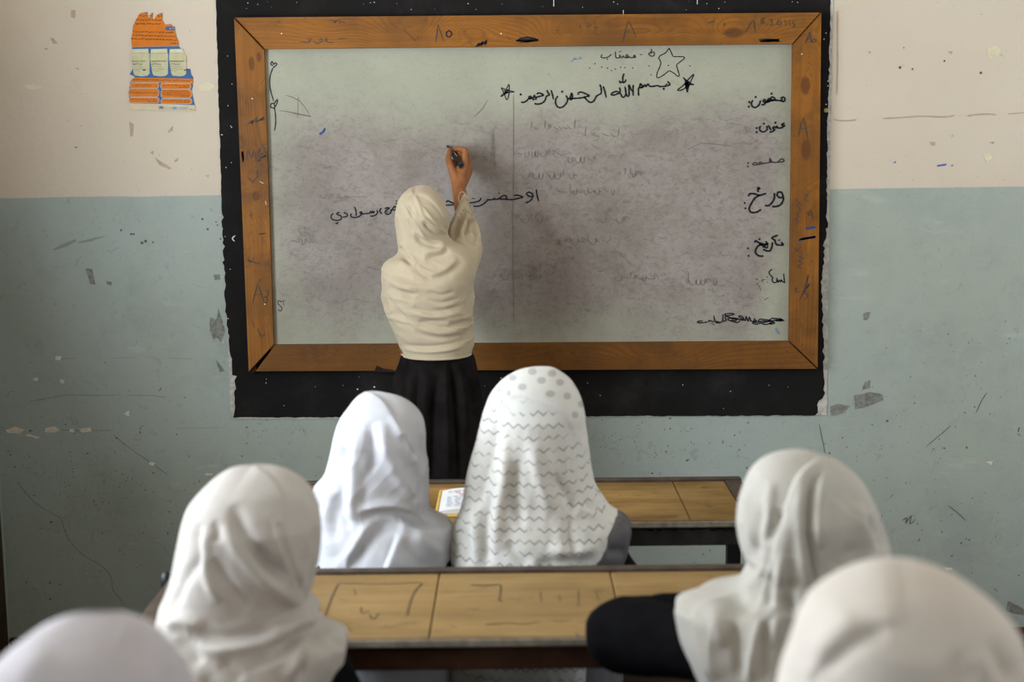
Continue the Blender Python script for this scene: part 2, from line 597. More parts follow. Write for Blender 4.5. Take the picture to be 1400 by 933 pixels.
M_BLUEINK = plain('blue_ink', (0.05, 0.13, 0.38), 0.6)
g = ink_geo()
ribbons(g, [[(1281, 227), (1287, 226), (1294, 225)], [(1222, 223), (1225, 221)], [(1300, 227), (1303, 226)], [(102, 202), (106, 201)]], W, 0.006, 3, (0, -0.001, 0))
g.obj('ink_marks', M_BLUEINK, wall_back)

# ================================================================== the old blackboard painted on the wall
m = Mat('blackboard_paint', 0.8, 0.08)
m.color(m.mix(m.noise(5, 6, 0.7).step(0.45, 0.8) * 0.6, (0.0085, 0.0075, 0.0072), (0.035, 0.03, 0.03)))
m.color(m.mix(m.noise(20, 5, 0.7, stretch=(1, 1, 0.35)).step(0.66, 0.80) * 0.35, m.mix(m.noise(5, 6, 0.7).step(0.45, 0.8) * 0.6, (0.010, 0.009, 0.0085), (0.032, 0.028, 0.027)), (0.10, 0.09, 0.085)))
m.bump(m.noise(35, 4), 0.25)
M_BLACK = m.mat


def ragged(pts, per, amp):
    out = []
    for i in range(len(pts)):
        a, b = np.array(pts[i][:2], float), np.array(pts[(i + 1) % len(pts)][:2], float)
        k_amp = pts[i][2] if len(pts[i]) > 2 else amp
        n = max(1, int(np.linalg.norm(b - a) / per))
        for k in range(n):
            q = a + (b - a) * k / n
            out.append(q + (rng.normal(0, k_amp, 2) if k else 0))
    return out


bb = thing('blackboard', (at(720, 0, YW)[0], YW, at(318, 572, YW)[2]), 'old black painted board surface on the wall around the framed whiteboard', 'blackboard')
surround = ragged([(291, -60, 0.3), (296, 40, 0.3), (303, 250, 0.4), (314, 520, 0.5), (316, 573, 0.3), (1130, 568, 0.4), (1134.5, 250, 0.4), (1140, -60, 0.2)], 6, 0.4)
Geo().slab([(W(*q)[0], W(*q)[2]) for q in surround], YW - 0.003, YW - 0.0004).obj('plaster_edge', plain('grey_plaster_edge', (0.42, 0.40, 0.36), 0.9, 0.1, 0.2, 60), bb)
black = ragged([(294, -60, 0.4), (296, 30, 0.4), (302, 230, 0.5), (304, 292, 1.3), (309, 420, 0.7), (314, 480, 1.8), (321, 520, 2.0), (319, 571, 0.3), (1114, 568, 1.5), (1119, 548, 2), (1127, 525, 1.0), (1126, 470, 0.8), (1123, 390, 1.5), (1130, 300, 0.6), (1131, 170, 0.7), (1134, 60, 0.4), (1136.5, -60, 0.2)], 5, 0.4)
Geo().slab([(W(*q)[0], W(*q)[2]) for q in black], Y_BLACK, YW - 0.001).obj('board_surface', M_BLACK, bb)
g = ink_geo()
ribbons(g, [[(757, 0), (757, 9)], [(953, 0), (953, 6)], [(852, 14), (852, 20)], [(322, 322), (318, 326), (321, 330)]], W, 0.004, 2, (0, -0.0055, 0))
dots(g, [(rng.uniform(300, 1130), rng.uniform(2, 14), 0.0015 * rng.uniform(0.4, 1.2)) for _ in range(26)] + [(rng.uniform(325, 1110), rng.uniform(515, 560), 0.0018 * rng.uniform(0.4, 1)) for _ in range(22)] + [(rng.uniform(300, 318), rng.uniform(40, 500), 0.0016) for _ in range(16)] + [(rng.uniform(1126, 1134), rng.uniform(30, 260), 0.002) for _ in range(8)] + [(512, 529, 0.003), (489, 532, 0.0025)], W, 0.002, (0, -0.0055, 0))
g.obj('chalk_specks', plain('chalk', (0.62, 0.6, 0.56), 0.9), bb, kind='stuff')
Geo().ball(W(1129, 151) + np.array([0, -0.002, 0]), 0.009, 0.0033, 0.009).obj('plaster_lump', plain('ochre_plaster', (0.36, 0.26, 0.10), 0.9), bb, smooth=True)

# ================================================================== the whiteboard
PF = lambda x, y: at(x, y, Y_FRAME)
PP = lambda x, y: at(x, y, Y_PANEL)
wb_base = PF(722, 508)
wb = thing('whiteboard', (wb_base[0], YW - 0.004, wb_base[2]), 'smudged whiteboard in a wide brown pine frame with black handwriting', 'whiteboard')
WB0 = np.array(wb.location)
m = Mat('smudged_white_board', 0.5, 0.15)
a0, a1 = PP(375, 470) - WB0, PP(1081, 62) - WB0
n1 = m.noise(2.2, 5, 0.6) - 0.5
n2 = m.noise(9, 5, 0.7, stretch=(1, 1, 0.6)) - 0.5
xx, zz = m.x + n1 * 0.30 + n2 * 0.10, m.z + n1 * 0.42 + n2 * 0.12
sm = xx.step(a0[0] - 0.06, a0[0] + 0.16) * xx.step(a1[0] + 0.02, a1[0] - 0.10) * zz.step(a0[2] - 0.06, a0[2] + 0.18) * zz.step(a1[2] - 0.10, a1[2] - 0.36)
basec = m.mix(m.noise(3, 4, off=3).step(0.35, 0.7), (0.30, 0.295, 0.225), (0.345, 0.335, 0.26))
pink = m.mix(m.noise(4.5, 5, 0.65, off=6).step(0.35, 0.68), (0.225, 0.185, 0.165), (0.295, 0.25, 0.23))
c = m.mix(sm * 0.92, basec, pink)
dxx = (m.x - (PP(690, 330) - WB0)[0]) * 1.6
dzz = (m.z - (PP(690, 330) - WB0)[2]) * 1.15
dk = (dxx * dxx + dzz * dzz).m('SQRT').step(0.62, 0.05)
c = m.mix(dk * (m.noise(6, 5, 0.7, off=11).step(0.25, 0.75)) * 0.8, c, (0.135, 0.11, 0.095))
c = m.mix(m.noise(70, 5, 0.8, stretch=(0.7, 1, 1), off=51, dist=0.8).step(0.45, 0.72) * (sm * 0.55 + 0.12), c, (0.125, 0.11, 0.095))
c = m.mix(m.noise(5, 4, 0.7, off=61).step(0.5, 0.72) * sm * 0.35, c, (0.17, 0.145, 0.12))
c = m.mix(m.noise(26, 5, 0.75, stretch=(0.5, 1, 1), off=21, dist=1.5).step(0.54, 0.70) * (sm * 0.5 + 0.08), c, (0.115, 0.10, 0.088))
c = m.mix(m.noise(11, 6, 0.75, stretch=(1, 1, 2.2), off=31, dist=2.5).step(0.58, 0.72) * (sm * 0.42 + 0.10), c, (0.17, 0.16, 0.14))
c = m.mix(m.noise(90, 3, 0.7, stretch=(1, 1, 0.5), off=41).step(0.66, 0.74) * 0.3, c, (0.12, 0.11, 0.10))
m.color(c)
m.bump(m.noise(3, 2), 0.2, 0.01)
Geo().slab([(PP(x, y)[0], PP(x, y)[2]) for x, y in ((355, 60), (366, 478), (1090, 474), (1094, 52))], Y_PANEL, YW - 0.0062).obj('board_panel', m.mat, wb)


def frame_wood(name, vertical, knots, seed):
    """pine: growth rings bend round knots; knots = (photo x, y, along m, across m, strength, dark core)"""
    m = Mat(name, 0.55, 0.15)
    al, ac = (m.z, m.x) if vertical else (m.x, m.z)
    wob = m.noise(1.6, 3, 0.5, stretch=(1, 1, 0.35) if vertical else (0.35, 1, 1), off=seed)
    h = ac * 135.0 + wob * 22.0
    core = None
    for (kx, ky, la, lc, st, dark) in knots:
        k = PF(kx, ky) - WB0
        u, v = ((al - (k[2] if vertical else k[0])) * (1 / la)), ((ac - (k[0] if vertical else k[2])) * (1 / lc))
        d2 = u * u + v * v
        e = (d2 * -1.0).m('EXPONENT')
        h = h + e * (st * 3.2)
        if dark:
            q = d2.step(0.16, 0.04) * dark
            core = q if core is None else core.m('MAXIMUM', q)
    ring = (h * 6.2832 * 0.55).m('SINE') * 0.5 + 0.5
    ring = ring.m('POWER', 3.0) * m.noise(6, 3, 0.6, off=seed + 12).step(0.25, 0.6)
    fine = m.noise(50, 4, 0.65, stretch=(1, 1, 0.05) if vertical else (0.05, 1, 1), off=seed + 3)
    patch = m.noise(3.5, 4, 0.6, off=seed + 5)
    c = m.mix(fine.step(0.3, 0.75), (0.215, 0.080, 0.012), (0.285, 0.112, 0.018))
    c = m.mix(ring * 0.6, c, (0.15, 0.05, 0.008))
    c = m.mix(patch.step(0.40, 0.66) * 0.7, c, (0.105, 0.045, 0.013))
    if not vertical and seed > 5:
        c = m.mix(0.55, c, (0.085, 0.036, 0.010))
    if core is not None:
        c = m.mix(core * 0.8, c, (0.10, 0.035, 0.010))
    c = m.mix(m.noise(40, 4, 0.7, off=seed + 8).step(0.62, 0.74) * 0.6, c, (0.04, 0.022, 0.012))
    if vertical or seed > 5:
        c = m.mix(m.noise(7, 5, 0.75, off=seed + 21).step(0.48, 0.7) * 0.45, c, (0.06, 0.03, 0.012))
    m.color(c)
    m.bump(fine * 0.6 + ring * -0.3, 0.3, 0.0015)
    return m.mat


def rail(pts, mat, label=None):
    P = [(PF(*q)[0], PF(*q)[2]) for q in pts]
    P = np.array(P)
    c = P.mean(0)
    g = Geo()
    n = len(P)
    sh = c + (P - c) * (1 - 0.0025 / np.maximum(np.linalg.norm(P - c, axis=1)[:, None], 0.05) * 1.0)
    v = [(x, Y_FRAME + 0.003, z) for x, z in P] + [(x, YW - 0.0062, z) for x, z in P] + [(x, Y_FRAME, z) for x, z in sh]
    f = [tuple(range(2 * n, 3 * n))] + [(i, i + n, (i + 1) % n + n, (i + 1) % n) for i in range(n)] + [(2 * n + i, i, (i + 1) % n, 2 * n + (i + 1) % n) for i in range(n)] + [tuple(range(2 * n - 1, n - 1, -1))]
    return g.add(v, f).obj('frame_rail', mat, wb, label=label)


rail_top = rail([(321, 24), (1122, 17), (1083.5, 60), (362, 67)], frame_wood('pine_top', False, [(1003, 45, .10, .05, 5, 1), (560, 42, .13, .07, 5, 0), (640, 40, .08, .03, -2.5, 0), (775, 50, .10, .06, 5, 0), (870, 46, .12, .03, 3, 0), (450, 40, .1, .05, 1.5, 0)], 1), 'pine rail along the top with pencil letters and a knot')
rail_left = rail([(320, 25), (361, 68), (374, 472), (340, 509)], frame_wood('pine_left', True, [(344, 87, .07, .03, 4, 1), (354, 78, .05, .025, 3, 1), (350, 268, .05, .04, 4, 1), (350, 160, .2, .05, 2, 0), (364, 400, .08, .03, 3, 0)], 3))
rail_right = rail([(1123, 17.5), (1118, 503.5), (1079, 466.5), (1084, 61)], frame_wood('pine_right', True, [(1101, 117, .09, .05, 5, 1), (1102, 205, .10, .05, 6, 1), (1104, 75, .10, .03, 3, 0), (1100, 300, .2, .03, 2, 0)], 4))
rail_bottom = rail([(349, 508), (376, 472), (1078, 467), (1117, 504.5)], frame_wood('pine_bottom', False, [(470, 485, .12, .04, 3, 0), (700, 490, .2, .05, 2, 0), (900, 487, .15, .05, 3, 0)], 6))
Geo().slab([(PF(x, y)[0], PF(x, y)[2]) for x, y in ((340, 509.5), (350, 496), (349, 508), (344, 511))], Y_FRAME + 0.012, YW - 0.0062).obj('splinter', plain('dark_wood_gap', (0.03, 0.015, 0.008), 0.9), wb)
Geo().slab([(PF(x, y)[0], PF(x, y)[2]) for x, y in ((512, 507.5), (515, 500), (520, 502), (524, 504), (538, 506), (540, 509), (512, 509))], Y_FRAME - 0.0012, Y_FRAME + 0.004).obj('chipped_edge', plain('dark_wood_chip', (0.02, 0.012, 0.008), 0.9), rail_bottom)

# ---------------- handwriting, stroke by stroke
M_INK = plain('black_marker_ink', (0.012, 0.012, 0.016), 0.5, 0.3)
M_INKTHIN = plain('grey_pencil_ink', (0.06, 0.05, 0.045), 0.6, 0.2)
M_FAINT = plain('half_wiped_ink', (0.150, 0.130, 0.115), 0.7, 0.2)
M_INKBLUE = plain('blue_marker_ink', (0.015, 0.05, 0.16), 0.5, 0.3)
M_INKPALE = plain('pale_blue_ink', (0.15, 0.25, 0.36), 0.6, 0.2)


def write(ox, oy, sc, strokes, points, px=2.2, mat=None, parent=None, name='handwriting', dot=2.0, label=None, to3=None, seg=4):
    g = ink_geo()
    cv = lambda p: (ox + p[0] / sc, oy + p[1] / sc)
    to3 = to3 or PP
    ribbons(g, [[cv(p) for p in s] for s in strokes], to3, px * 0.00236, seg, (0, -0.0011, 0))
    dots(g, [cv(p) for p in points], to3, dot * 0.00118, (0, -0.0012, 0))
    if g.n:
        return g.obj(name, mat or M_INK, parent or wb, label=label, kind='stuff')


A = (680, 60, 10.369)
B = (800, 60, 8.75)
write(*A, [[(335, 825), (370, 830), (410, 810), (445, 775), (450, 750), (470, 745), (480, 770), (450, 780)], [(450, 778), (500, 765), (522, 738), (527, 728), (532, 755), (560, 755), (600, 745), (655, 726), (605, 700), (575, 700), (560, 718)],
           [(700, 655), (718, 695), (738, 722), (695, 745), (680, 790), (655, 825), (610, 850), (560, 855), (525, 845)], [(760, 655), (780, 720), (795, 790)],
           [(860, 740), (830, 780), (825, 840), (850, 890), (890, 905), (940, 885), (985, 830), (995, 780), (970, 730)], [(995, 780), (1030, 765), (1050, 700), (1065, 740), (1050, 790), (1030, 782), (1060, 775), (1120, 772), (1200, 765), (1260, 748), (1305, 738), (1245, 705), (1190, 685), (1150, 695), (1145, 725)]],
      [(330, 718), (510, 788), (545, 780), (918, 678)], 2.3, dot=3.2, label='line of Arabic script in black marker under the top rail')
write(*B, [[(-18, 632), (40, 690), (75, 700), (105, 680), (140, 622), (190, 592), (190, 530), (175, 485)], [(215, 505), (235, 570), (252, 645)],
           [(410, 520), (418, 575), (370, 570), (325, 588), (313, 608), (350, 612), (395, 595), (425, 600), (442, 635), (470, 632), (487, 590), (475, 508)], [(487, 595), (505, 625), (525, 608), (522, 490), (545, 540), (562, 562)], [(575, 490), (572, 560), (575, 622)],
           [(410, 438), (420, 465), (450, 450), (456, 465), (480, 450), (487, 425)], [(466, 355), (450, 400), (452, 442)],
           [(640, 625), (637, 545), (655, 500), (660, 478), (682, 502), (678, 522), (656, 524), (690, 518), (712, 490), (726, 512), (750, 480), (770, 505), (800, 510), (870, 500), (890, 511), (960, 506), (1013, 488), (985, 448)], [(958, 486), (985, 480)]],
      [(940, 538)], 2.3, dot=3.4)
write(*A, [[(50, 620), (90, 690), (130, 790), (160, 740), (168, 600), (155, 580), (130, 640), (95, 720), (45, 750)], [(55, 622), (150, 660), (240, 680), (160, 690), (90, 700), (45, 750)], [(90, 655), (150, 700), (110, 670), (160, 655), (95, 715), (140, 690), (150, 650)]], [], 1.3, name='star_doodle')
write(*B, [[(1170, 400), (1200, 450), (1220, 580), (1240, 500), (1300, 365), (1230, 430), (1170, 500), (1108, 548), (1125, 558), (1180, 540), (1250, 490), (1300, 490), (1250, 468), (1168, 400)], [(1195, 450), (1240, 500), (1200, 515), (1242, 450), (1195, 490), (1232, 525), (1205, 530), (1225, 440)], [(1200, 470), (1240, 480), (1205, 500), (1235, 465)]], [], 1.6, name='star_doodle')
write(*B, [[(1005, 50), (1030, 105), (1050, 152)], [(1050, 152), (1120, 153), (1175, 155), (1188, 172), (1140, 212), (1090, 252)], [(1090, 252), (1110, 320), (1126, 375), (1108, 388), (1060, 350), (1005, 320)], [(1005, 320), (940, 370), (880, 405), (857, 396), (860, 350), (890, 280), (907, 235)], [(907, 235), (895, 195), (880, 172), (900, 140), (960, 108), (1005, 50)]], [(995, 258), (1253, 264), (765, 265), (570, 290), (475, 285), (425, 280), (363, 302), (315, 320), (267, 290), (197, 280), (118, 238), (55, 290), (787, 370)], 1.3, name='star_doodle', dot=1.7)
write(*B, [[(795, 62), (785, 100), (758, 120), (790, 147), (822, 140), (826, 106), (800, 100), (782, 118)], [(655, 130), (682, 129)], [(605, 155), (590, 135), (578, 152), (605, 160), (545, 165), (520, 150), (500, 130), (488, 150), (520, 166), (470, 162), (455, 145), (440, 165), (420, 157), (410, 130), (415, 160), (370, 165), (360, 90)], [(400, 100), (435, 85)], [(315, 125), (270, 160), (220, 168), (190, 155), (205, 125)]], [(265, 185)], 1.7, mat=M_INKTHIN, dot=2)
write(*A, [[(1150, 185), (1192, 207), (1110, 215), (1075, 192)], [(1115, 214), (1070, 230), (1050, 262)]], [], 1.3, mat=M_INKPALE)
C = (1000, 110, 7.178)
write(*C, [[(480, 180), (500, 165), (520, 172), (524, 192), (510, 208), (492, 198), (500, 180)], [(500, 202), (450, 196), (400, 192), (383, 176), (402, 163), (426, 180), (410, 196), (368, 202), (350, 215), (364, 178), (380, 200), (350, 212), (330, 216), (310, 206), (324, 188), (336, 205), (322, 235), (292, 240)], [(285, 195), (272, 238), (235, 266), (205, 255), (195, 225), (210, 193)]], [(393, 130), (237, 163), (175, 212), (170, 258)], 2.4, dot=3.2, label='first label word down the right side of the whiteboard')
write(*C, [[(522, 418), (500, 428), (495, 440), (522, 444), (490, 465), (455, 466), (445, 448), (440, 466), (420, 455), (405, 470), (424, 482), (402, 502), (370, 508)], [(360, 440), (375, 465), (388, 490)], [(345, 445), (350, 480), (320, 505), (285, 496), (275, 466), (287, 448)]], [(318, 425), (430, 415), (247, 468), (247, 508)], 2.4, dot=3.2)
write(*C, [[(516, 782), (492, 770), (455, 802), (510, 796), (516, 780)], [(455, 802), (420, 805), (380, 796), (374, 778), (392, 790), (370, 806), (310, 816), (268, 825), (280, 803), (310, 814)], [(265, 825), (222, 830), (208, 820), (235, 806), (262, 824)]], [(378, 770), (163, 812), (160, 845)], 2.0, mat=M_INKTHIN, dot=3)
D = (1000, 240, 7.777)
write(*D, [[(545, 235), (510, 235), (485, 210), (495, 180), (530, 180), (546, 215), (550, 260), (522, 310), (475, 330), (430, 330)], [(455, 185), (456, 240), (430, 290), (395, 320), (355, 320)], [(180, 222), (195, 196), (240, 195), (300, 210), (370, 190)], [(300, 210), (250, 240), (210, 300), (188, 350), (200, 385), (235, 396), (280, 385), (315, 362)], [(275, 142), (285, 130), (300, 140), (280, 150), (286, 178)]], [(140, 293), (148, 350)], 2.7, dot=3, label='largest of the label words on the right of the whiteboard')
write(*D, [[(495, 635), (430, 662), (460, 690), (480, 735), (550, 738), (525, 710)], [(495, 690), (520, 686)], [(435, 710), (430, 760), (410, 800), (375, 802), (335, 785)], [(245, 715), (258, 695), (300, 720), (385, 735), (362, 700)], [(385, 736), (300, 740), (262, 780), (255, 820), (290, 855), (340, 858)], [(330, 766), (350, 758), (370, 770), (390, 750)], [(300, 732), (340, 745), (380, 725)]], [(298, 678), (175, 775), (183, 855)], 2.7, dot=3)
E = (940, 355, 8.887)
write(*E, [[(1167, 170), (1172, 230), (1180, 287)], [(1176, 280), (1150, 265), (1140, 245), (1130, 270), (1115, 250), (1100, 277), (1086, 235), (1080, 275), (1040, 277), (1025, 240), (1036, 220), (1000, 182), (992, 148), (1032, 115)]], [(965, 212), (1080, 225), (845, 240), (848, 293)], 1.6, dot=1.8)
write(*E, [[(905, 272), (910, 250), (935, 240)], [(960, 270), (973, 276)], [(870, 325), (890, 375)], [(985, 462), (930, 492)]], [(645, 350), (435, 440)], 1.4, mat=M_INKTHIN, dot=1.8)
write(*E, [[(1175, 746), (1120, 715), (1150, 745), (1060, 742), (1150, 730), (1030, 715), (1000, 742), (1060, 770), (1000, 785), (1040, 755), (960, 790), (900, 770), (1020, 745), (900, 725), (860, 740), (890, 770), (830, 785), (790, 770), (840, 745), (800, 735)], [(1170, 740), (1080, 735), (1000, 750), (920, 745), (860, 760), (800, 765)], [(820, 710), (800, 750), (770, 745), (750, 700), (735, 750), (710, 690), (700, 745), (660, 690), (620, 690), (680, 740), (560, 710), (490, 720), (520, 745), (600, 735), (500, 700), (450, 665), (540, 655), (560, 670), (460, 690), (470, 740)], [(640, 745), (600, 765), (540, 745), (560, 715), (620, 720)], [(470, 740), (430, 745), (430, 665)], [(425, 745), (390, 770), (340, 765), (390, 755)], [(370, 760), (330, 740), (318, 680)], [(330, 755), (290, 750), (270, 740), (250, 755), (265, 745)], [(245, 760), (170, 768), (120, 765), (135, 750), (185, 745)]], [(300, 775), (318, 788)], 1.7, dot=1.8, label='crossed out line of script at the bottom right of the whiteboard')
write(*E, [[(1070, 830), (1083, 868), (1110, 900)]], [], 2.6, mat=M_INKPALE)
Fq = (440, 250, 11.667)
write(*Fq, [[(290, 475), (250, 480), (240, 497), (265, 512), (305, 530), (312, 565), (280, 595), (220, 600), (165, 580), (147, 545), (160, 510), (187, 488)], [(220, 635), (237, 652), (266, 627)], [(345, 476), (385, 490), (412, 515), (385, 542), (335, 545)],
            [(520, 385), (540, 430), (549, 490), (545, 530)], [(475, 490), (460, 520), (480, 545), (530, 556), (590, 540), (628, 510), (640, 480), (625, 463), (608, 480), (640, 496), (700, 491), (760, 486), (776, 455), (795, 482), (812, 455), (826, 481), (838, 452)], [(875, 440), (890, 470), (870, 505), (820, 530), (772, 530)],
            [(952, 403), (924, 440), (935, 475), (962, 496)], [(1003, 412), (1040, 400), (1078, 404), (1028, 440), (1008, 470), (1035, 502), (1075, 496), (1102, 470), (1100, 425)], [(1100, 450), (1130, 415), (1160, 378), (1182, 398), (1175, 430), (1130, 440)]],
      [(1042, 468), (1187, 290), (1187, 330)], 2.0, dot=2.0, label='left half of the sentence being written in black marker')
G_ = (600, 240, 9.333)
write(*G_, [[(1242, 178), (1255, 260), (1275, 332)], [(1195, 267), (1150, 265), (1118, 235), (1150, 213), (1190, 233), (1200, 270), (1170, 320), (1108, 353)], [(958, 262), (990, 250), (1072, 275), (990, 297), (930, 309), (860, 302), (868, 272), (830, 255), (790, 278), (768, 297), (830, 302), (865, 298)], [(770, 300), (720, 305), (706, 288), (700, 305), (640, 311), (622, 303)], [(626, 303), (600, 340), (550, 375), (500, 393), (440, 393)], [(540, 285), (520, 320), (460, 342), (372, 352)], [(425, 292), (458, 296)], [(92, 345), (112, 324), (150, 340), (212, 371), (85, 380)]],
      [(770, 228)], 2.1, dot=2.0, label='right half of the sentence being written in black marker')
H = (330, 60, 6.66)
write(*H, [[(290, 200), (268, 185), (280, 161), (295, 186), (310, 174), (323, 188), (288, 220)], [(287, 218), (262, 300), (262, 400), (295, 525)], [(298, 545), (326, 508), (328, 530), (300, 582), (267, 575), (274, 545), (296, 545), (305, 575)], [(302, 585), (310, 640), (312, 720), (303, 790)]], [(302, 592)], 1.6, name='heart_doodle', dot=2.2, label='two small hearts on a stem drawn in black')
write(*H, [[(710, 825), (745, 802), (762, 768)]], [], 3.0, mat=M_INKBLUE, label='short blue marker stroke')
write(320, 320, 4.66, [[(305, 435), (285, 425), (281, 445), (305, 470), (297, 491), (279, 482)], [(300, 430), (326, 424)], [(314, 430), (318, 458)]], [], 1.1)
# half wiped words and scratches on the panel
faint = [[(702, 130), (702, 250), (701, 340), (703, 440)], [(675, 178), (676, 215), (677, 232)], [(673, 182), (673, 220)], [(400, 155), (425, 160)], [(390, 130), (410, 138), (425, 160)], [(383, 151), (405, 155), (425, 159)], [(408, 130), (407, 160)], [(648, 160), (660, 148), (666, 137)], [(1000, 200), (960, 196), (940, 205)], [(1003, 163), (990, 165)]]
for (x, y, n_) in ((790, 175, 9), (850, 185, 6), (770, 210, 8), (815, 218, 5), (790, 240, 10), (880, 238, 5), (840, 262, 12), (750, 300, 8), (860, 300, 7), (820, 330, 10), (740, 378, 8), (760, 362, 5), (900, 380, 8), (980, 385, 6), (620, 420, 5), (480, 270, 6), (430, 330, 5)):
    px = x
    for k in range(n_):
        w = rng.uniform(4, 10)
        q = rng.random()
        if q < 0.3:
            faint.append([(px, y - 4), (px - w * 0.1, y + 3), (px - w * 0.6, y + 5), (px - w, y + 1), (px - w * 0.95, y - 2)])
        elif q < 0.45:
            faint.append([(px - w * 0.4, y - rng.uniform(7, 12)), (px - w * 0.5, y - 3), (px - w * 0.55, y + 1)])
        elif q < 0.7:
            faint.append([(px, y), (px - w * 0.3, y - 4), (px - w * 0.7, y - 3), (px - w * 0.5, y + 1), (px - w, y + 1)])
        else:
            faint.append([(px, y + 1), (px - w * 0.5, y + rng.uniform(-1, 2)), (px - w, y - rng.uniform(0, 4))])
        px -= w * 0.9 + (rng.random() < 0.25) * 4
write(0, 0, 1, faint, [(rng.uniform(380, 1070), rng.uniform(75, 460)) for _ in range(160)], 1.0, mat=M_FAINT, name='wiped_writing', dot=1.0, seg=2)
# scribbles on the wood
T1, T2, T3, R1, L1, L2 = (400, 15, 5.833), (640, 15, 5.833), (880, 10, 5.385), (1060, 140, 3.337), (320, 130, 4.66), (320, 320, 4.66)
scr = dict(px=1.2, mat=M_INKTHIN, name='scribble', to3=PF, dot=1.5, seg=2)
write(*T1, [[(1160, 110), (1150, 190), (1140, 247)], [(1160, 110), (1185, 185), (1206, 250)], [(1142, 205), (1166, 203)], [(295, 75), (345, 82), (330, 95), (380, 68), (372, 100), (395, 85), (422, 97)], [(60, 245), (130, 252), (125, 213)], [(140, 250), (150, 213)], [(165, 240), (200, 262), (240, 235), (222, 220), (214, 240)], [(260, 245), (272, 215), (280, 250), (335, 250)], [(360, 225), (390, 220), (430, 222)], [(880, 140), (985, 240)]], [], parent=rail_top, **scr)
write(*T1, [[(1250, 155), (1228, 172), (1230, 200), (1255, 206), (1271, 180), (1250, 155)]], [], px=1.8, mat=M_INK, name='scribble', to3=PF, parent=rail_top)
write(*T2, [[(1275, 75), (1255, 160), (1230, 250)], [(1278, 80), (1310, 140), (1340, 212)], [(1240, 170), (1276, 168)], [(890, 118), (900, 130), (885, 136)], [(945, 128), (960, 122), (980, 125)], [(1005, 128), (1020, 132), (1042, 126)], [(0, 240), (35, 275)]], [(895, 112), (975, 112)], parent=rail_top, **scr)
write(*T2, [[(60, 288), (90, 258), (80, 280), (120, 245), (100, 275), (150, 235), (130, 268), (152, 250)], [(380, 242), (460, 228), (560, 230), (400, 250), (556, 240), (385, 236), (470, 210), (555, 228)]], [], px=2.2, mat=M_INK, name='scribble', to3=PF, parent=rail_top, seg=2)
write(*T3, [[(475, 105), (485, 120), (500, 105), (515, 112), (518, 92)], [(585, 135), (597, 125), (590, 113)], [(745, 187), (775, 140), (805, 95), (815, 140), (824, 182)], [(775, 150), (816, 145)], [(865, 78), (865, 122)], [(865, 80), (892, 85), (868, 100), (896, 112), (865, 122)], [(920, 90), (955, 88)], [(940, 90), (945, 130), (922, 130)], [(1012, 90), (985, 100), (985, 128), (1012, 126), (1010, 110), (992, 110)], [(1040, 92), (1045, 136)], [(1075, 92), (1075, 136)], [(1042, 115), (1075, 112)], [(1115, 100), (1092, 108), (1112, 128), (1102, 148), (1088, 140)], [(580, 195), (640, 185), (690, 165)]], [], parent=rail_top, label='pencil letters on the top rail', **scr)
write(*T3, [[(848, 238), (920, 236), (998, 240), (850, 246), (996, 250), (860, 252), (990, 238)]], [], px=2.0, mat=M_INK, name='scribble', to3=PF, parent=rail_top, seg=2)
write(*T3, [[(1188, 267), (1208, 225), (1225, 184), (1232, 262)], [(1200, 236), (1230, 230)], [(1250, 233), (1240, 250), (1255, 256), (1271, 240), (1250, 233)]], [], px=1.4, mat=M_INKTHIN, name='scribble', to3=PF, parent=rail_right, seg=2)
write(*R1, [[(105, 155), (128, 70), (150, 180)], [(112, 120), (142, 118)], [(150, 520), (160, 488), (172, 535)], [(150, 515), (172, 508)], [(100, 435), (92, 450), (112, 455), (95, 475), (110, 480), (112, 500), (95, 510), (108, 520), (90, 535), (108, 545), (88, 560)], [(85, 665), (122, 692)], [(120, 658), (80, 690)], [(105, 700), (128, 712), (100, 722), (128, 735), (102, 745), (118, 758)], [(110, 900), (130, 860), (150, 790), (140, 850), (155, 830), (130, 870), (150, 880), (130, 905)], [(93, 840), (93, 864), (110, 864)], [(93, 840), (108, 840)], [(93, 852), (106, 852)], [(130, 420), (150, 425), (132, 440), (150, 450)]], [(140, 352), (135, 397), (155, 745), (160, 770), (170, 800), (165, 830), (155, 860)], parent=rail_right, px=1.3, mat=M_INKTHIN, name='scribble', to3=PF, dot=1.5, seg=2)
write(*R1, [[(140, 576), (160, 573), (184, 570)], [(105, 632), (130, 622), (184, 614), (110, 626)]], [], px=3.2, mat=M_INKBLUE, name='scribble', to3=PF, parent=rail_right, label='two dark blue ink bars on the right rail')
write(*L1, [[(57, 357), (57, 425), (52, 360), (60, 420)]], [], px=2.6, mat=M_INK, name='scribble', to3=PF, parent=rail_left, seg=2)
write(*L1, [[(80, 415), (88, 350), (110, 402), (125, 355), (146, 412)], [(150, 372), (170, 340), (158, 385), (188, 365), (165, 402), (205, 385), (150, 418), (175, 410)], [(203, 312), (178, 322), (200, 340), (188, 352)], [(190, 350), (210, 372), (196, 392), (208, 398)], [(80, 192), (120, 160), (110, 185), (150, 140), (140, 175), (192, 138), (170, 165), (196, 150)], [(90, 180), (190, 150)], [(85, 520), (110, 545), (118, 560), (130, 540), (150, 520), (145, 480), (160, 490)], [(105, 740), (112, 790)], [(95, 770), (120, 768)], [(150, 885), (200, 882), (160, 890)]], [], parent=rail_left, px=1.3, mat=M_INKTHIN, name='scribble', to3=PF, dot=1.5, seg=2)
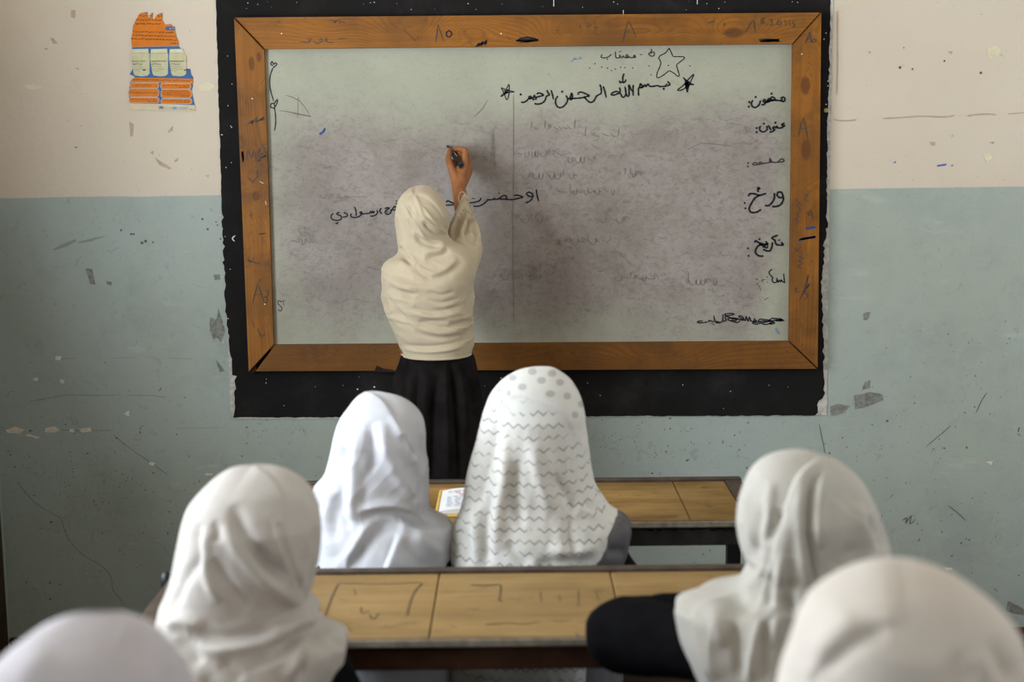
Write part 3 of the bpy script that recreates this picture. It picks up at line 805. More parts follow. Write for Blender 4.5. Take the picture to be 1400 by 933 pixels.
write(*L2, [[(150, 318), (134, 380), (117, 442)], [(150, 318), (172, 375), (190, 432)], [(126, 390), (182, 384)], [(195, 365), (218, 360), (212, 400), (190, 400), (215, 415), (203, 442), (190, 436)], [(80, 165), (140, 185), (170, 188)], [(90, 150), (100, 180), (130, 150)], [(60, 215), (95, 205)], [(85, 795), (100, 792)], [(115, 550), (130, 600)], [(150, 600), (170, 650), (200, 640)], [(180, 20), (195, 55)]], [(55, 10)], parent=rail_left, px=1.3, mat=M_INKTHIN, name='scribble', to3=PF, dot=1.5, seg=2)
write(0, 0, 1, [[(355, 248), (360, 251)], [(363, 275), (364, 280)]], [(345, 135), (385, 46), (685, 46), (362, 416), (1096, 74)], px=1.2, mat=plain('white_paint_fleck', (0.6, 0.58, 0.55), 0.8), name='paint_fleck', to3=PF, parent=rail_left, dot=2.0)

# ================================================================== the torn poster
PY = YW - 0.002
M_PAPER = plain('poster_cream', (0.55, 0.46, 0.31), 0.7, 0.2, 0.05)
M_ORANGE = plain('poster_orange', (0.54, 0.145, 0.005), 0.55, 0.3, 0.05)
M_PBLUE = plain('poster_blue', (0.035, 0.105, 0.25), 0.55, 0.3, 0.06)
M_PTEXT = plain('poster_text', (0.14, 0.045, 0.012), 0.7)
M_JAR = plain('printed_jar', (0.47, 0.44, 0.27), 0.6, 0.2, 0.06, 60)
M_JARLID = plain('printed_jar_lid', (0.54, 0.51, 0.34), 0.6)
M_PRULE = plain('poster_rule', (0.44, 0.40, 0.36), 0.6)
M_PDARK = plain('poster_dark_print', (0.05, 0.06, 0.04), 0.6)
M_UNBLUE = plain('poster_light_blue', (0.10, 0.30, 0.52), 0.6)
po = thing('poster', at(220, 148, PY), 'torn orange and blue health poster with three jars on the wall', 'poster')
Q = lambda x, y: at(x, y, PY)
QZ = (170, 10, 12.436)


def sheet(name, pts, mat, k, sc=QZ, par=None):
    P = [Q(sc[0] + x / sc[2], sc[1] + y / sc[2]) for x, y in pts]
    return Geo().slab([(p[0], p[2]) for p in P], PY - 0.0006 * k, PY - 0.0006 * (k - 1) + 0.0001).obj(name, mat, par or po)


def pill(name, x0, y0, x1, y1, mat, k, sc):
    r = (y1 - y0) / 2 * 0.75
    pts = []
    for (cx, cy, a0) in ((x0 + r, y0 + r, 180), (x1 - r, y0 + r, 270), (x1 - r, y1 - r, 0), (x0 + r, y1 - r, 90)):
        for j in range(5):
            a = math.radians(a0 + j * 22.5)
            pts.append((cx + r * math.cos(a), cy + r * math.sin(a)))
    return sheet(name, pts, mat, k, sc)


QB = (170, 80, 12.436)
sheet('paper', [(270, 95), (395, 80), (405, 175), (430, 170), (455, 100), (490, 90), (470, 215), (505, 210), (560, 120), (655, 95), (645, 215), (690, 300), (790, 285), (815, 325), (862, 335), (862, 410), (900, 545), (922, 580), (920, 655), (970, 712), (1035, 800), (1060, 900), (1050, 1040), (1120, 1050), (1135, 1160), (1170, 1200), (1165, 1330), (1140, 1420), (1190, 1640), (1210, 1700), (1215, 1770), (100, 1742), (90, 1640), (75, 1480), (90, 1400), (105, 1260), (165, 1170), (90, 1135), (140, 1060), (120, 900), (132, 700), (110, 540), (140, 420), (150, 310), (200, 210)], M_PAPER, 1)
sheet('orange_panel', [(270, 98), (393, 92), (405, 178), (430, 172), (455, 110), (488, 104), (470, 215), (505, 210), (560, 122), (652, 115), (645, 215), (690, 300), (790, 285), (815, 325), (860, 335), (862, 410), (900, 545), (922, 580), (918, 655), (400, 668), (130, 672), (128, 640), (118, 540), (140, 420), (150, 310), (200, 210)], M_ORANGE, 2)
sheet('blue_band', [(132, 678), (400, 672), (920, 660), (968, 712), (1000, 760), (1030, 1040), (1120, 1050), (1135, 1155), (1168, 1185), (1168, 1215), (180, 1195), (165, 1170), (92, 1138), (140, 1060), (150, 900)], M_PBLUE, 2)
for k, (x0, x1, xt) in enumerate(((120, 432, 415), (440, 745, 735), (760, 1055, 1000))):
    sheet('printed_jar', [(x0 + 5, 775), (xt, 775), (x1, 830 if k == 2 else 790), (x1 - 2, 1130), (x1 - 40, 1165), ((x0 + x1) / 2 + 20, 1175), (x0 + 60, 1160), (x0 + 40, 1120), (x0, 880)], M_JAR, 3)
    sheet('printed_lid', [(x0 + 14, 712), (xt - 6, 706), (xt + (20 if k == 2 else 0), 776), (x0 + 10, 778)], M_JARLID, 4)
    g = ink_geo()
    ribbons(g, [[(QZ[0] + (x0 + 10) / 12.436, QZ[1] + 778 / 12.436), (QZ[0] + (xt + 5) / 12.436, QZ[1] + 776 / 12.436)]], Q, 0.0008, 2, (0, -0.0025, 0))
    for (yy, a, b, w) in ((955, 20, 190, .9), (970, 20, 200, .9), (1005, 30, 210, .7), (1045, 25, 240, .8), (1075, 40, 150, .8)):
        ribbons(g, [[(QZ[0] + (x0 + a + t * (b - a)) / 12.436, QZ[1] + (yy + 6 * math.sin(t * 9 + k) + 8 * t) / 12.436) for t in (0, .2, .4, .6, .8, 1)]], Q, 0.001 * w, 2, (0, -0.0025, 0))
    xb = x0 + (195 if k == 0 else 255)
    if k != 1:
        ribbons(g, [[(QZ[0] + xb / 12.436, QZ[1] + 1070 / 12.436), (QZ[0] + (xb + 55) / 12.436, QZ[1] + 1066 / 12.436)]], Q, 0.006, 2, (0, -0.0025, 0))
    g.obj('jar_print', M_PDARK, po, kind='stuff')


def lettering(txt, x, y, sc, height_px, mat, name, right=None, squeeze=1.0):
    """real type: text set at a photo position, turned to mesh"""
    cu = bpy.data.curves.new(name, 'FONT')
    cu.body = txt
    cu.size = height_px * 0.00236 * 1.4
    cu.space_character = 1.0
    o = bpy.data.objects.new(name, cu)
    COL.objects.link(o)
    dg = bpy.context.evaluated_depsgraph_get()
    me = o.evaluated_get(dg).to_mesh()
    v = [(q.co.x * squeeze, 0.0, q.co.y) for q in me.vertices]
    f = [tuple(p.vertices) for p in me.polygons]
    o.evaluated_get(dg).to_mesh_clear()
    bpy.data.objects.remove(o)
    p = Q(sc[0] + x / sc[2], sc[1] + y / sc[2])
    v = np.array(v) + np.array([p[0], PY - 0.0028, p[2]])
    return obj(name, v, f, mat, po)


for k, (x, t) in enumerate(((130, 'NDAZOLE 500 MG'), (458, 'MEBENDAZOLE 500'), (778, 'MEBENDAZOLE 50'))):
    lettering(t, x, 930, QZ, 1.9, M_PDARK, 'jar_lettering', squeeze=0.86)


def squiggles(rows, sc, mat, w=0.0013, k=0.0022):
    g = ink_geo()
    for (x0, x1, y, tilt) in rows:
        x = x0
        while x < x1 - 12:
            ww = min(rng.uniform(25, 60), x1 - x)
            n = max(3, int(ww / 9))
            pts = [(x + ww * i / n, y + tilt * (x + ww * i / n - x0) / 1000 + rng.uniform(-11, 11)) for i in range(n + 1)]
            ribbons(g, [[(sc[0] + a / sc[2], sc[1] + b / sc[2]) for a, b in pts]], Q, w, 2, (0, -k, 0))
            x += ww + rng.uniform(10, 18)
    return g.obj('printed_words', mat, po, kind='stuff')


squiggles([(245, 390, 145, 0), (565, 645, 150, 0), (430, 470, 148, 0), (195, 640, 215, 10), (195, 640, 280, 10), (140, 855, 415, 25), (138, 870, 475, 25), (112, 900, 535, 30), (785, 915, 615, 0)], QZ, M_PTEXT, 0.0021)
pill('pill_label', 705, 330, 860, 392, M_PBLUE, 3, QZ)
squiggles([(770, 850, 362, 0)], QZ, M_PRULE, 0.0018, 0.0028)
g = Geo()
for pts in ([(325, 95), (395, 82), (400, 97), (330, 100)], [(465, 100), (490, 92), (487, 112), (462, 112)], [(600, 108), (652, 98), (652, 118), (585, 122)]):
    P = [Q(170 + x / 12.436, 10 + y / 12.436) for x, y in pts]
    g.slab([(p[0], p[2]) for p in P], PY - 0.0018, PY - 0.001)
g.obj('torn_blue_heading', M_PBLUE, po)
sheet('blue_panel', [(100, 405), (1160, 425), (1165, 470), (1140, 545), (1165, 660), (1195, 795), (600, 772), (100, 765), (75, 620), (90, 500)], M_PBLUE, 2, QB)
sheet('orange_strip', [(180, 322), (1165, 345), (1172, 420), (100, 400), (130, 360)], M_ORANGE, 3, QB)
for (x0, y0, x1, y1) in ((108, 420, 580, 500), (625, 430, 1130, 515), (78, 515, 585, 650), (628, 530, 1140, 668), (85, 672, 588, 752), (630, 690, 1142, 768)):
    pill('pill_rule', x0 - 9, y0 - 9, x1 + 9, y1 + 9, M_PRULE, 3, QB)
    pill('orange_box', x0, y0, x1, y1, M_ORANGE, 4, QB)
squiggles([(140, 1160, 358, 20), (190, 460, 458, 5), (660, 1100, 455, 10), (930, 1090, 492, 5), (90, 560, 580, 15), (660, 1110, 553, 20), (660, 1110, 585, 20), (670, 1110, 617, 20), (950, 1110, 652, 0), (110, 560, 692, 15), (400, 560, 735, 5), (660, 1120, 712, 15), (880, 1100, 745, 5)], QB, M_PTEXT, 0.0014, 0.003)
for (x, y, r, mt) in ((627, 838, 36, M_PBLUE), (862, 848, 34, M_UNBLUE)):
    g = ink_geo()
    for (a0, a1, rr) in ((-60, 240, r), (0, 360, r * 0.45), (0, 360, r * 0.2)):
        ribbons(g, [[(QB[0] + (x + rr * math.cos(math.radians(a0 + (a1 - a0) * t / 10))) / 12.436, QB[1] + (y - rr * math.sin(math.radians(a0 + (a1 - a0) * t / 10)) * 0.9 + (4 if rr == r else 0)) / 12.436) for t in range(11)]], Q, 0.0014, 2, (0, -0.0015, 0))
    for sx in (-1, 1):
        for j in range(4):
            w = math.radians(-50 + j * 30)
            ribbons(g, [[(QB[0] + (x + sx * r * math.cos(w)) / 12.436, QB[1] + (y - r * math.sin(w)) / 12.436), (QB[0] + (x + sx * r * 1.22 * math.cos(w + .2)) / 12.436, QB[1] + (y - r * 1.22 * math.sin(w + .2)) / 12.436)]], Q, 0.0014, 2, (0, -0.0015, 0))
    ribbons(g, [[(QB[0] + x / 12.436, QB[1] + (y - r * .5) / 12.436), (QB[0] + x / 12.436, QB[1] + (y + r * .5) / 12.436)]], Q, 0.0014, 2, (0, -0.0015, 0))
    g.obj('emblem', mt, po)
lettering('World Food', 680, 842, QB, 1.6, M_PRULE, 'emblem_lettering')
lettering('Programme', 680, 864, QB, 1.6, M_PRULE, 'emblem_lettering')
lettering('World Health', 918, 845, QB, 1.8, M_UNBLUE, 'emblem_lettering')
lettering('Organization', 918, 868, QB, 1.8, M_UNBLUE, 'emblem_lettering')
squiggles([(1110, 1200, 866, 0)], QB, M_PDARK, 0.0012, 0.0015)

# ================================================================== school desks with fixed benches
def desk_wood(name, c1, c2, worn, seed):
    m = Mat(name, 0.6, 0.18)
    g1 = m.noise(9, 5, 0.65, stretch=(0.25, 1, 1), off=seed)
    g2 = m.noise(60, 4, 0.65, stretch=(0.08, 1, 1), off=seed + 2)
    c = m.mix(g1.step(0.3, 0.72), c1, c2)
    c = m.mix(g2.step(0.45, 0.8) * 0.35, c, tuple(k * 0.45 for k in c1))
    c = m.mix(m.noise(22, 5, 0.75, stretch=(0.45, 1, 1), off=seed + 4).step(0.56, 0.70) * worn, c, (0.06, 0.04, 0.018))
    c = m.mix(m.noise(5, 3, 0.6, off=seed + 6).step(0.55, 0.8) * 0.3, c, (0.34, 0.235, 0.11))
    m.color(c)
    m.bump(g2 + g1 * 0.5, 0.25, 0.001)
    return m.mat


M_DESK1 = desk_wood('worn_desk_board', (0.14, 0.078, 0.022), (0.33, 0.20, 0.07), 0.9, 2)
M_DESK2 = desk_wood('varnished_desk_board', (0.19, 0.115, 0.043), (0.27, 0.17, 0.066), 0.55, 12)
M_STRIP = plain('dark_desk_edging', (0.055, 0.040, 0.030), 0.5, 0.4, 0.2, 30)
M_NOSE = plain('bare_ply_edge', (0.24, 0.205, 0.165), 0.7, 0.2, 0.2, 40)
M_APRON = plain('brown_apron_wood', (0.040, 0.016, 0.008), 0.6, 0.3, 0.25, 20)
M_APRON1 = plain('dark_apron_wood', (0.028, 0.024, 0.022), 0.6, 0.3, 0.25, 20)
M_METAL = plain('black_desk_metal', (0.012, 0.012, 0.014), 0.45, 0.5, 0.2, 40)
M_BENCH = desk_wood('bench_board', (0.016, 0.010, 0.006), (0.03, 0.018, 0.01), 0.5, 31)


def school_desk(x0, x1, near, far, joints, mat, apron, label):
    zt = 0.78
    d = thing('school_desk', ((x0 + x1) / 2, (near + far) / 2, 0), label, 'desk', 'wooden school desks with benches')
    xs = [x0 + 0.045] + joints + [x1 - 0.045]
    for a, b in zip(xs[:-1], xs[1:]):
        Geo().box(a + 0.001, b - 0.001, near, far, zt - 0.02, zt, 0.0025).obj('board', mat, d)
    for a, b in ((x0, x0 + 0.045), (x1 - 0.045, x1)):
        Geo().box(a, b, near, far + 0.02, zt - 0.02, zt + 0.003, 0.003).obj('side_strip', M_STRIP, d)
    Geo().box(x0, x1, far, far + 0.022, zt - 0.045, zt + 0.009, 0.003).obj('far_lip', M_STRIP, d)
    Geo().box(x0, x1, near - 0.007, near - 0.0002, zt - 0.018, zt - 0.001, 0.003).obj('front_edging', M_NOSE, d)
    Geo().box(x0 + 0.02, x1 - 0.02, near + 0.006, near + 0.026, zt - 0.066, zt - 0.021, 0.002).obj('apron', apron, d)
    for x in (x0 + 0.005, x1 - 0.04):
        for y in (near + 0.028, far - 0.032):
            Geo().box(x, x + 0.035, y, y + 0.035, 0, zt - 0.021).obj('leg', M_METAL, d)
        Geo().box(x + 0.004, x + 0.031, near + 0.06, far - 0.03, zt - 0.05, zt - 0.022).obj('top_rail', M_METAL, d)
        Geo().box(x + 0.004, x + 0.031, near - 0.36, near + 0.03, 0.10, 0.13).obj('bench_runner', M_METAL, d)
        for y in (near - 0.37, near - 0.13):
            Geo().box(x, x + 0.035, y, y + 0.03, 0, 0.43).obj('bench_leg', M_METAL, d)
    for k in range(2):
        y = near - 0.385 + k * 0.15
        Geo().box(x0, x1, y, y + 0.147, 0.43, 0.455, 0.003).obj('bench_board', M_BENCH, d)
    Geo().box(x0 + 0.02, x1 - 0.02, far - 0.09, far - 0.06, 0.13, 0.16).obj('foot_rail', M_METAL, d)
    return d


desk1 = school_desk(-0.70, 0.615, 3.355, 3.745, [-0.65 + 0.36, 0.07, 0.43], M_DESK1, M_APRON1, 'dark worn wooden desk in front, carrying the open book, nearest the whiteboard')
desk2 = school_desk(-0.735, 0.60, 2.55, 2.945, [-0.52, -0.160, 0.205], M_DESK2, M_APRON, 'lighter wooden desk of the second row with pencil lines on its top')
# the desk below the frame that seats the two nearest girls
desk3 = desk2.copy()
COL.objects.link(desk3)
desk3.location.y -= 0.86
desk3['label'] = 'desk of the third row, in front of the two blurred nearest girls'
for ch in list(desk2.children):
    c = ch.copy()
    COL.objects.link(c)
    c.parent = desk3
Geo().ball((-0.748, 2.955, 0.765), 0.014, 0.014, 0.024, su=10, sv=8).obj('bolt_cap', M_METAL, desk2, smooth=True)
M_PENCIL = plain('pencil_line', (0.10, 0.075, 0.045), 0.8, 0.1)
ZD = lambda x, y: atz(x, y, 0.7808)
g = ink_geo((0, 0, 1))
K = (400, 760, 3.043)
ribbons(g, [[(K[0] + a / K[2], K[1] + b / K[2]) for a, b in s] for s in ([(190, 115), (160, 180), (120, 300)], [(190, 115), (400, 118), (530, 112), (510, 145), (490, 190), (475, 250)], [(740, 122), (800, 126), (860, 120), (865, 150), (860, 185), (880, 192)], [(740, 120), (855, 122)], [(285, 215), (290, 240), (320, 230)], [(320, 245), (335, 265), (360, 240)], [(190, 180), (225, 186)], [(255, 140), (265, 165)],
                                                                 [(650, 285), (680, 300)], [(800, 288), (880, 278), (960, 284), (1030, 274)], [(810, 284), (870, 284)], [(1030, 150), (1035, 190)], [(1110, 165), (1112, 190)], [(1190, 140), (1188, 210)], [(1260, 150), (1275, 185)], [(1180, 320), (1190, 340)], [(200, 310), (250, 308)])], ZD, 0.0035, 4)
g.obj('pencil_marks', M_PENCIL, desk2, kind='stuff')
g = ink_geo()
for k in range(26):
    x = 880 + k * 4.6 + rng.uniform(-2, 2)
    ribbons(g, [[(x, 723 + rng.uniform(-2, 2)), (x + 3, 723 + rng.uniform(-4, 3)), (x + 6, 724 + rng.uniform(-2, 2))]], lambda a, b: at(a, b, 3.361), 0.006, 2, (0, -0.001, 0))
g.obj('scribble', plain('black_paint', (0.006, 0.006, 0.006), 0.6), desk1, kind='stuff')

# ---------------- the open book
M_BCOVER = plain('yellow_cover', (0.62, 0.42, 0.10), 0.5)
M_BPAGE = plain('book_page', (0.68, 0.68, 0.70), 0.8, 0.1, 0.03)
bk = thing('book', (-0.035, 3.53, 0.78), 'open textbook with yellow cover on the front desk between two girls', 'book')
Z0 = 0.7805


def page(xa, xb, name, mat, dz, lift):
    v, f = [], []
    n = 10
    for i in range(n + 1):
        t = i / n
        x = xa + (xb - xa) * t
        z = Z0 + dz + lift * math.sin(math.pi * min(1, t * 1.0)) ** 0.8 * 0.6
        for (y, k) in ((3.42, 0), (3.635, 0)):
            v.append((x, y, z))
        for (y, k) in ((3.42, 0), (3.635, 0)):
            v.append((x, y, Z0 + dz - 0.006 if dz > .004 else Z0))
    for i in range(n):
        a = i * 4
        f += [(a, a + 4, a + 5, a + 1), (a + 2, a + 3, a + 7, a + 6), (a, a + 2, a + 6, a + 4), (a + 1, a + 5, a + 7, a + 3)]
    f += [(0, 1, 3, 2), (n * 4, n * 4 + 2, n * 4 + 3, n * 4 + 1)]
    return obj(name, v, f, mat, bk, smooth=False)


Geo().box(-0.196, 0.126, 3.405, 3.65, Z0, Z0 + 0.003, 0.001).obj('cover', M_BCOVER, bk)
lp = page(-0.036, -0.186, 'left_page', M_BPAGE, 0.010, 0.012)
rp = page(-0.034, 0.116, 'right_page', M_BPAGE, 0.010, 0.012)
g = ink_geo((0, 0, 1))
ZB = lambda x, y: np.array([x, y, 0])


def page_z(x):
    t = min(1, abs(x + 0.035) / 0.15)
    return Z0 + 0.0105 + 0.012 * math.sin(math.pi * t) ** 0.8 * 0.6


def print_rows(name, rows, mat, par, w):
    g = ink_geo((0, 0, 1))
    for (y, a, b) in rows:
        x = a
        while x < b:
            e = min(b, x + rng.uniform(0.008, 0.02))
            ribbons(g, [[(x, y), ((x + e) / 2, y), (e, y)]], lambda p, q: np.array([p, q, page_z(p) + 0.0006]), w, 2)
            x = e + 0.005
    g.obj(name, mat, par, kind='stuff')


print_rows('printed_words', [(3.60 - 0.018 * k, -0.17, -0.06) for k in range(9) if k not in (1, 2)], plain('page_blue_print', (0.22, 0.25, 0.42), 0.8), lp, 0.004)
print_rows('printed_words', [(3.582, -0.15, -0.07), (3.565, -0.14, -0.09)], plain('page_red_print', (0.60, 0.12, 0.12), 0.8), lp, 0.005)
print_rows('printed_words', [(3.60 - 0.018 * k, -0.01, 0.10) for k in range(9)], plain('page_grey_print', (0.25, 0.25, 0.3), 0.8), rp, 0.004)
Geo().box(-0.190, -0.04, 3.630, 3.642, Z0 + 0.0032, Z0 + 0.013, 0.001).obj('page_edge', plain('red_yellow_edge', (0.55, 0.16, 0.06), 0.6), bk)
Geo().box(-0.1935, -0.187, 3.415, 3.635, Z0 + 0.0032, Z0 + 0.011, 0.001).obj('page_edge', M_BCOVER, bk)

# ================================================================== people
def vnoise(P, scale, seed):
    """smooth value noise in -1..1 for an array of points"""
    Q = np.asarray(P) * scale + seed * 17.31
    i = np.floor(Q).astype(np.int64)
    f = Q - i
    f = f * f * (3 - 2 * f)

    def hsh(a):
        h = (a[..., 0] * 374761393 + a[..., 1] * 668265263 + a[..., 2] * 2147483647 + seed * 974711) & 0x7fffffff
        h = ((h ^ (h >> 13)) * 1274126177) & 0x7fffffff
        return ((h ^ (h >> 16)) & 0xffff) / 32768.0 - 1.0
    out = 0
    for dx in (0, 1):
        for dy in (0, 1):
            for dz in (0, 1):
                w = (f[..., 0] if dx else 1 - f[..., 0]) * (f[..., 1] if dy else 1 - f[..., 1]) * (f[..., 2] if dz else 1 - f[..., 2])
                out = out + w * hsh(i + np.array([dx, dy, dz]))
    return out


def cloth(name, color, weave=900, rough=0.85, trans=0.18, var=0.03):
    m = Mat(name, rough, 0.10 if trans else 0.04, 0.15 if color[0] > 0.3 else 0.0)
    n = m.noise(18, 4, 0.6)
    m.color(m.mix(n.step(0.3, 0.7), tuple(k * (1 - var) for k in color), tuple(min(1, k * (1 + var)) for k in color)))
    h = m.noise(weave, 2, 0.5)
    m.bump(h + m.noise(120, 4, 0.6) * 1.5, 0.18, 0.0008)
    if trans:
        t = m.nt.nodes.new('ShaderNodeBsdfTranslucent')
        t.inputs[0].default_value = (*color, 1)
        mx = m.nt.nodes.new('ShaderNodeMixShader')
        mx.inputs[0].default_value = trans
        out = m.nt.nodes['Material Output']
        m.nt.links.new(m.b.outputs[0], mx.inputs[1])
        m.nt.links.new(t.outputs[0], mx.inputs[2])
        m.nt.links.new(mx.outputs[0], out.inputs['Surface'])
    return m


M_SKIN = Mat('skin', 0.5, 0.35)
M_SKIN.color(M_SKIN.mix(M_SKIN.noise(40, 4).step(0.3, 0.7), (0.205, 0.074, 0.024), (0.26, 0.098, 0.034)))
M_SKIN.b.inputs['Subsurface Weight'].default_value = 0.06
M_SKIN.b.inputs['Subsurface Radius'].default_value = (0.01, 0.004, 0.002)
M_SKIN = M_SKIN.mat
M_NAIL = plain('fingernail', (0.30, 0.14, 0.085), 0.3, 0.5, 0.03)
M_EYE = plain('eye', (0.7, 0.68, 0.64), 0.2, 0.5)
M_PUPIL = plain('pupil', (0.02, 0.012, 0.008), 0.2, 0.5)
M_HAIR = plain('dark_hair', (0.012, 0.009, 0.008), 0.5, 0.4)
M_DRESS = cloth('black_dress', (0.0035, 0.0033, 0.0042), trans=0, var=0.3).mat
M_SHOE = plain('black_shoe', (0.015, 0.013, 0.012), 0.4, 0.5)


FOLD = 1.6


def shroud(name, Y, left, right, depth, folds, mat, parent, nu=210, nv=170, power=2.15, face=None, seed=1, wrinkle=1.0, vpow=1.5, seam=None, split=None, thick=0.0, front_folds=True, creases=(), dots_px=None, border=None):
    """draped cloth: width from the traced hem-to-crown outline, own depth fore and aft, then folds pressed into it"""
    L = smooth_path(left, 4)
    R = smooth_path(right, 4)
    d = np.array(depth, float)
    dz = np.array([at(700, y, Y)[2] for y in d[:, 0]])
    A = np.array([at(x, y, Y) for x, y in L])
    B = np.array([at(x, y, Y) for x, y in R])
    ztop = max(A[0, 2], B[0, 2])
    zbot = max(A[-1, 2], B[-1, 2])
    z = ztop - (ztop - zbot) * (np.linspace(0, 1, nv) ** vpow)
    s = np.sqrt(np.maximum(ztop - z, 0))

    def on(P, col):
        sp = np.sqrt(np.maximum(ztop - P[:, 2], 0))
        o = np.argsort(sp)
        return np.interp(s, sp[o], P[o, col])
    xl, xr = on(A, 0), on(B, 0)
    k = 1
    pad = lambda a: np.convolve(np.pad(a, k, mode='edge'), np.ones(2 * k + 1) / (2 * k + 1), 'valid')
    xm0 = (xl[0] + xr[0]) / 2
    xl2, xr2 = pad(xl), pad(xr)
    w = np.clip(np.arange(nv) / 10.0, 0, 1)
    xl, xr = xl * (1 - w) + xl2 * w, xr * (1 - w) + xr2 * w
    sd = np.sqrt(np.maximum(ztop - dz, 0))
    o = np.argsort(sd)
    bk, fr, oy = (np.interp(s, sd[o], d[o, c]) for c in (1, 2, 3))
    bk, fr, oy = pad(bk), pad(fr), pad(oy)
    scale0 = np.clip(s / (sd[o][1] if len(o) > 1 else 1), 0, 1)
    bk[:4], fr[:4] = bk[:4] * scale0[:4], fr[:4] * scale0[:4]
    cx, hw = (xl + xr) / 2, np.maximum((xr - xl) / 2, 0.0004)
    # outline was measured on the plane Y: keep it when the slice sits nearer or farther
    u = np.concatenate([np.linspace(0, math.pi, int(nu * 0.68), endpoint=False), np.linspace(math.pi, 2 * math.pi, nu - int(nu * 0.68), endpoint=False)])
    cu, su = np.cos(u), np.sin(u)
    e = 2.0 / power
    ex, ey = np.sign(cu) * np.abs(cu) ** e, np.sign(su) * np.abs(su) ** e
    P = np.empty((nv, nu, 3))
    P[..., 2] = z[:, None]
    P[..., 1] = Y + oy[:, None] - np.where(ey > 0, ey[None] * bk[:, None], ey[None] * fr[:, None])
    sc = (Y + oy) / Y
    P[..., 0] = (cx * sc)[:, None] + (hw * sc)[:, None] * ex[None]

    def normals(P):
        dv = np.gradient(P, axis=0)
        du = (np.roll(P, -1, 1) - np.roll(P, 1, 1))
        N = np.cross(du, dv)
        N /= np.linalg.norm(N, axis=2)[..., None] + 1e-12
        c = P.mean(1, keepdims=True)
        flip = np.sign(((P - c) * N)[nv // 2].sum())
        return N * flip
    N = normals(P)
    px = project(P)
    view = CAM_P - P
    view /= np.linalg.norm(view, axis=2)[..., None]
    facing = np.clip(((N * view).sum(2) + 0.05) / 0.35, 0, 1)
    disp = np.zeros((nv, nu))
    for (kind, amp, width, pts) in folds:
        q = smooth_path(pts, 4)
        best = np.full((nv, nu), 1e9)
        sgn = np.zeros((nv, nu))
        tpos = np.zeros((nv, nu))
        seglen = np.linalg.norm(np.diff(q, axis=0), axis=1)
        cum = np.concatenate([[0], np.cumsum(seglen)])
        for i in range(len(q) - 1):
            a, b = q[i], q[i + 1]
            ab = b - a
            l2 = (ab ** 2).sum() + 1e-9
            t = np.clip(((px - a) * ab).sum(2) / l2, 0, 1)
            dd = px - (a + t[..., None] * ab)
            dist = np.sqrt((dd ** 2).sum(2))
            m_ = dist < best
            best = np.where(m_, dist, best)
            sgn = np.where(m_, np.sign(ab[0] * dd[..., 1] - ab[1] * dd[..., 0]), sgn)
            tpos = np.where(m_, (cum[i] + t * seglen[i]) / cum[-1], tpos)
        taper = np.clip(np.minimum(tpos, 1 - tpos) / 0.22, 0, 1) ** 0.7
        if kind == 'r':
            f = np.exp(-(best / width) ** 2) * taper
        elif kind == 'v':
            f = -np.exp(-(best / width) ** 2) * taper
        elif kind == 's':      # an overlapping edge: high to the right of the walking direction, easing off over the width
            sdist = best * sgn
            rise = 1 / (1 + np.exp(-sdist / 1.1))
            f = rise * np.exp(-np.maximum(sdist, 0) / (width * 2.2)) * np.clip(taper * 1.5, 0, 1) - 0.25 * np.exp(-(np.minimum(sdist, 0) / 4) ** 2) * (sdist < 0) * taper
        elif kind == 'p':      # pleat: sharp on one side, soft on the other
            sdist = best * sgn
            f = np.where(sdist > 0, np.exp(-(sdist / width) ** 2), np.exp(-(sdist / (width * 0.35)) ** 2)) * taper
        disp += amp * 0.001 * FOLD * f * facing
    # soft overall creasing, stronger away from the crown
    low = np.clip((np.arange(nv) / nv - 0.12) / 0.3, 0, 1)[:, None]
    st = P * np.array([1.0, 1.0, 0.45])
    disp += wrinkle * low * (0.0030 * vnoise(st, 16, seed) + 0.0016 * vnoise(st + vnoise(P, 9, seed + 3)[..., None] * 0.05, 38, seed + 1))
    pl = np.stack([P[..., 0], P[..., 2]], -1)
    for (amp, ang, freq, stretch, y0, y1) in creases:
        ca, sa = math.cos(math.radians(ang)), math.sin(math.radians(ang))
        along, across = pl[..., 0] * ca + pl[..., 1] * sa, -pl[..., 0] * sa + pl[..., 1] * ca
        across = across + 0.035 * vnoise(np.stack([along, across, P[..., 1] * 0.5], -1), 7, seed + 9)
        n_ = vnoise(np.stack([along / stretch, across, P[..., 1] * 0.3], -1), freq, seed + 11)
        rid = (1 - np.abs(n_)) ** 3
        n2_ = vnoise(np.stack([along / stretch, across, P[..., 1] * 0.3], -1), freq * 2.3, seed + 13)
        rid = rid + 0.45 * (1 - np.abs(n2_)) ** 3
        gate = np.clip(0.5 + 0.9 * vnoise(P, 6, seed + 15), 0, 1)
        win = np.clip((px[..., 1] - y0) / 18, 0, 1) * np.clip((y1 - px[..., 1]) / 18, 0, 1)
        disp += amp * 0.001 * (rid - 0.5) * gate * win * np.clip(facing * 2, 0, 1)
    if front_folds:
        back = (1 - facing)
        disp += wrinkle * low * back * 0.006 * np.sin(u[None] * 13 + 2 * vnoise(P, 5, seed + 5))
    P2 = P + N * disp[..., None]
    for _ in range(1):
        P2[1:-1] = P2[1:-1] * 0.6 + 0.2 * P2[:-2] + 0.2 * P2[2:]
    px2 = project(P2)
    faces, part2 = [], []
    idx = np.arange(nv * nu).reshape(nv, nu)
    cen_y = (Y + oy)
    for i in range(nv - 1):
        for j in range(nu):
            jj = (j + 1) % nu
            if face is not None:
                z0, z1, a0, a1 = face
                ang = u[j]
                if z0 < z[i] < z1 and a0 < ang < a1:
                    continue
            q = (idx[i, j], idx[i, jj], idx[i + 1, jj], idx[i + 1, j])
            if split is not None and split(px2[i, j], u[j], z[i]):
                part2.append(q)
            else:
                faces.append(q)
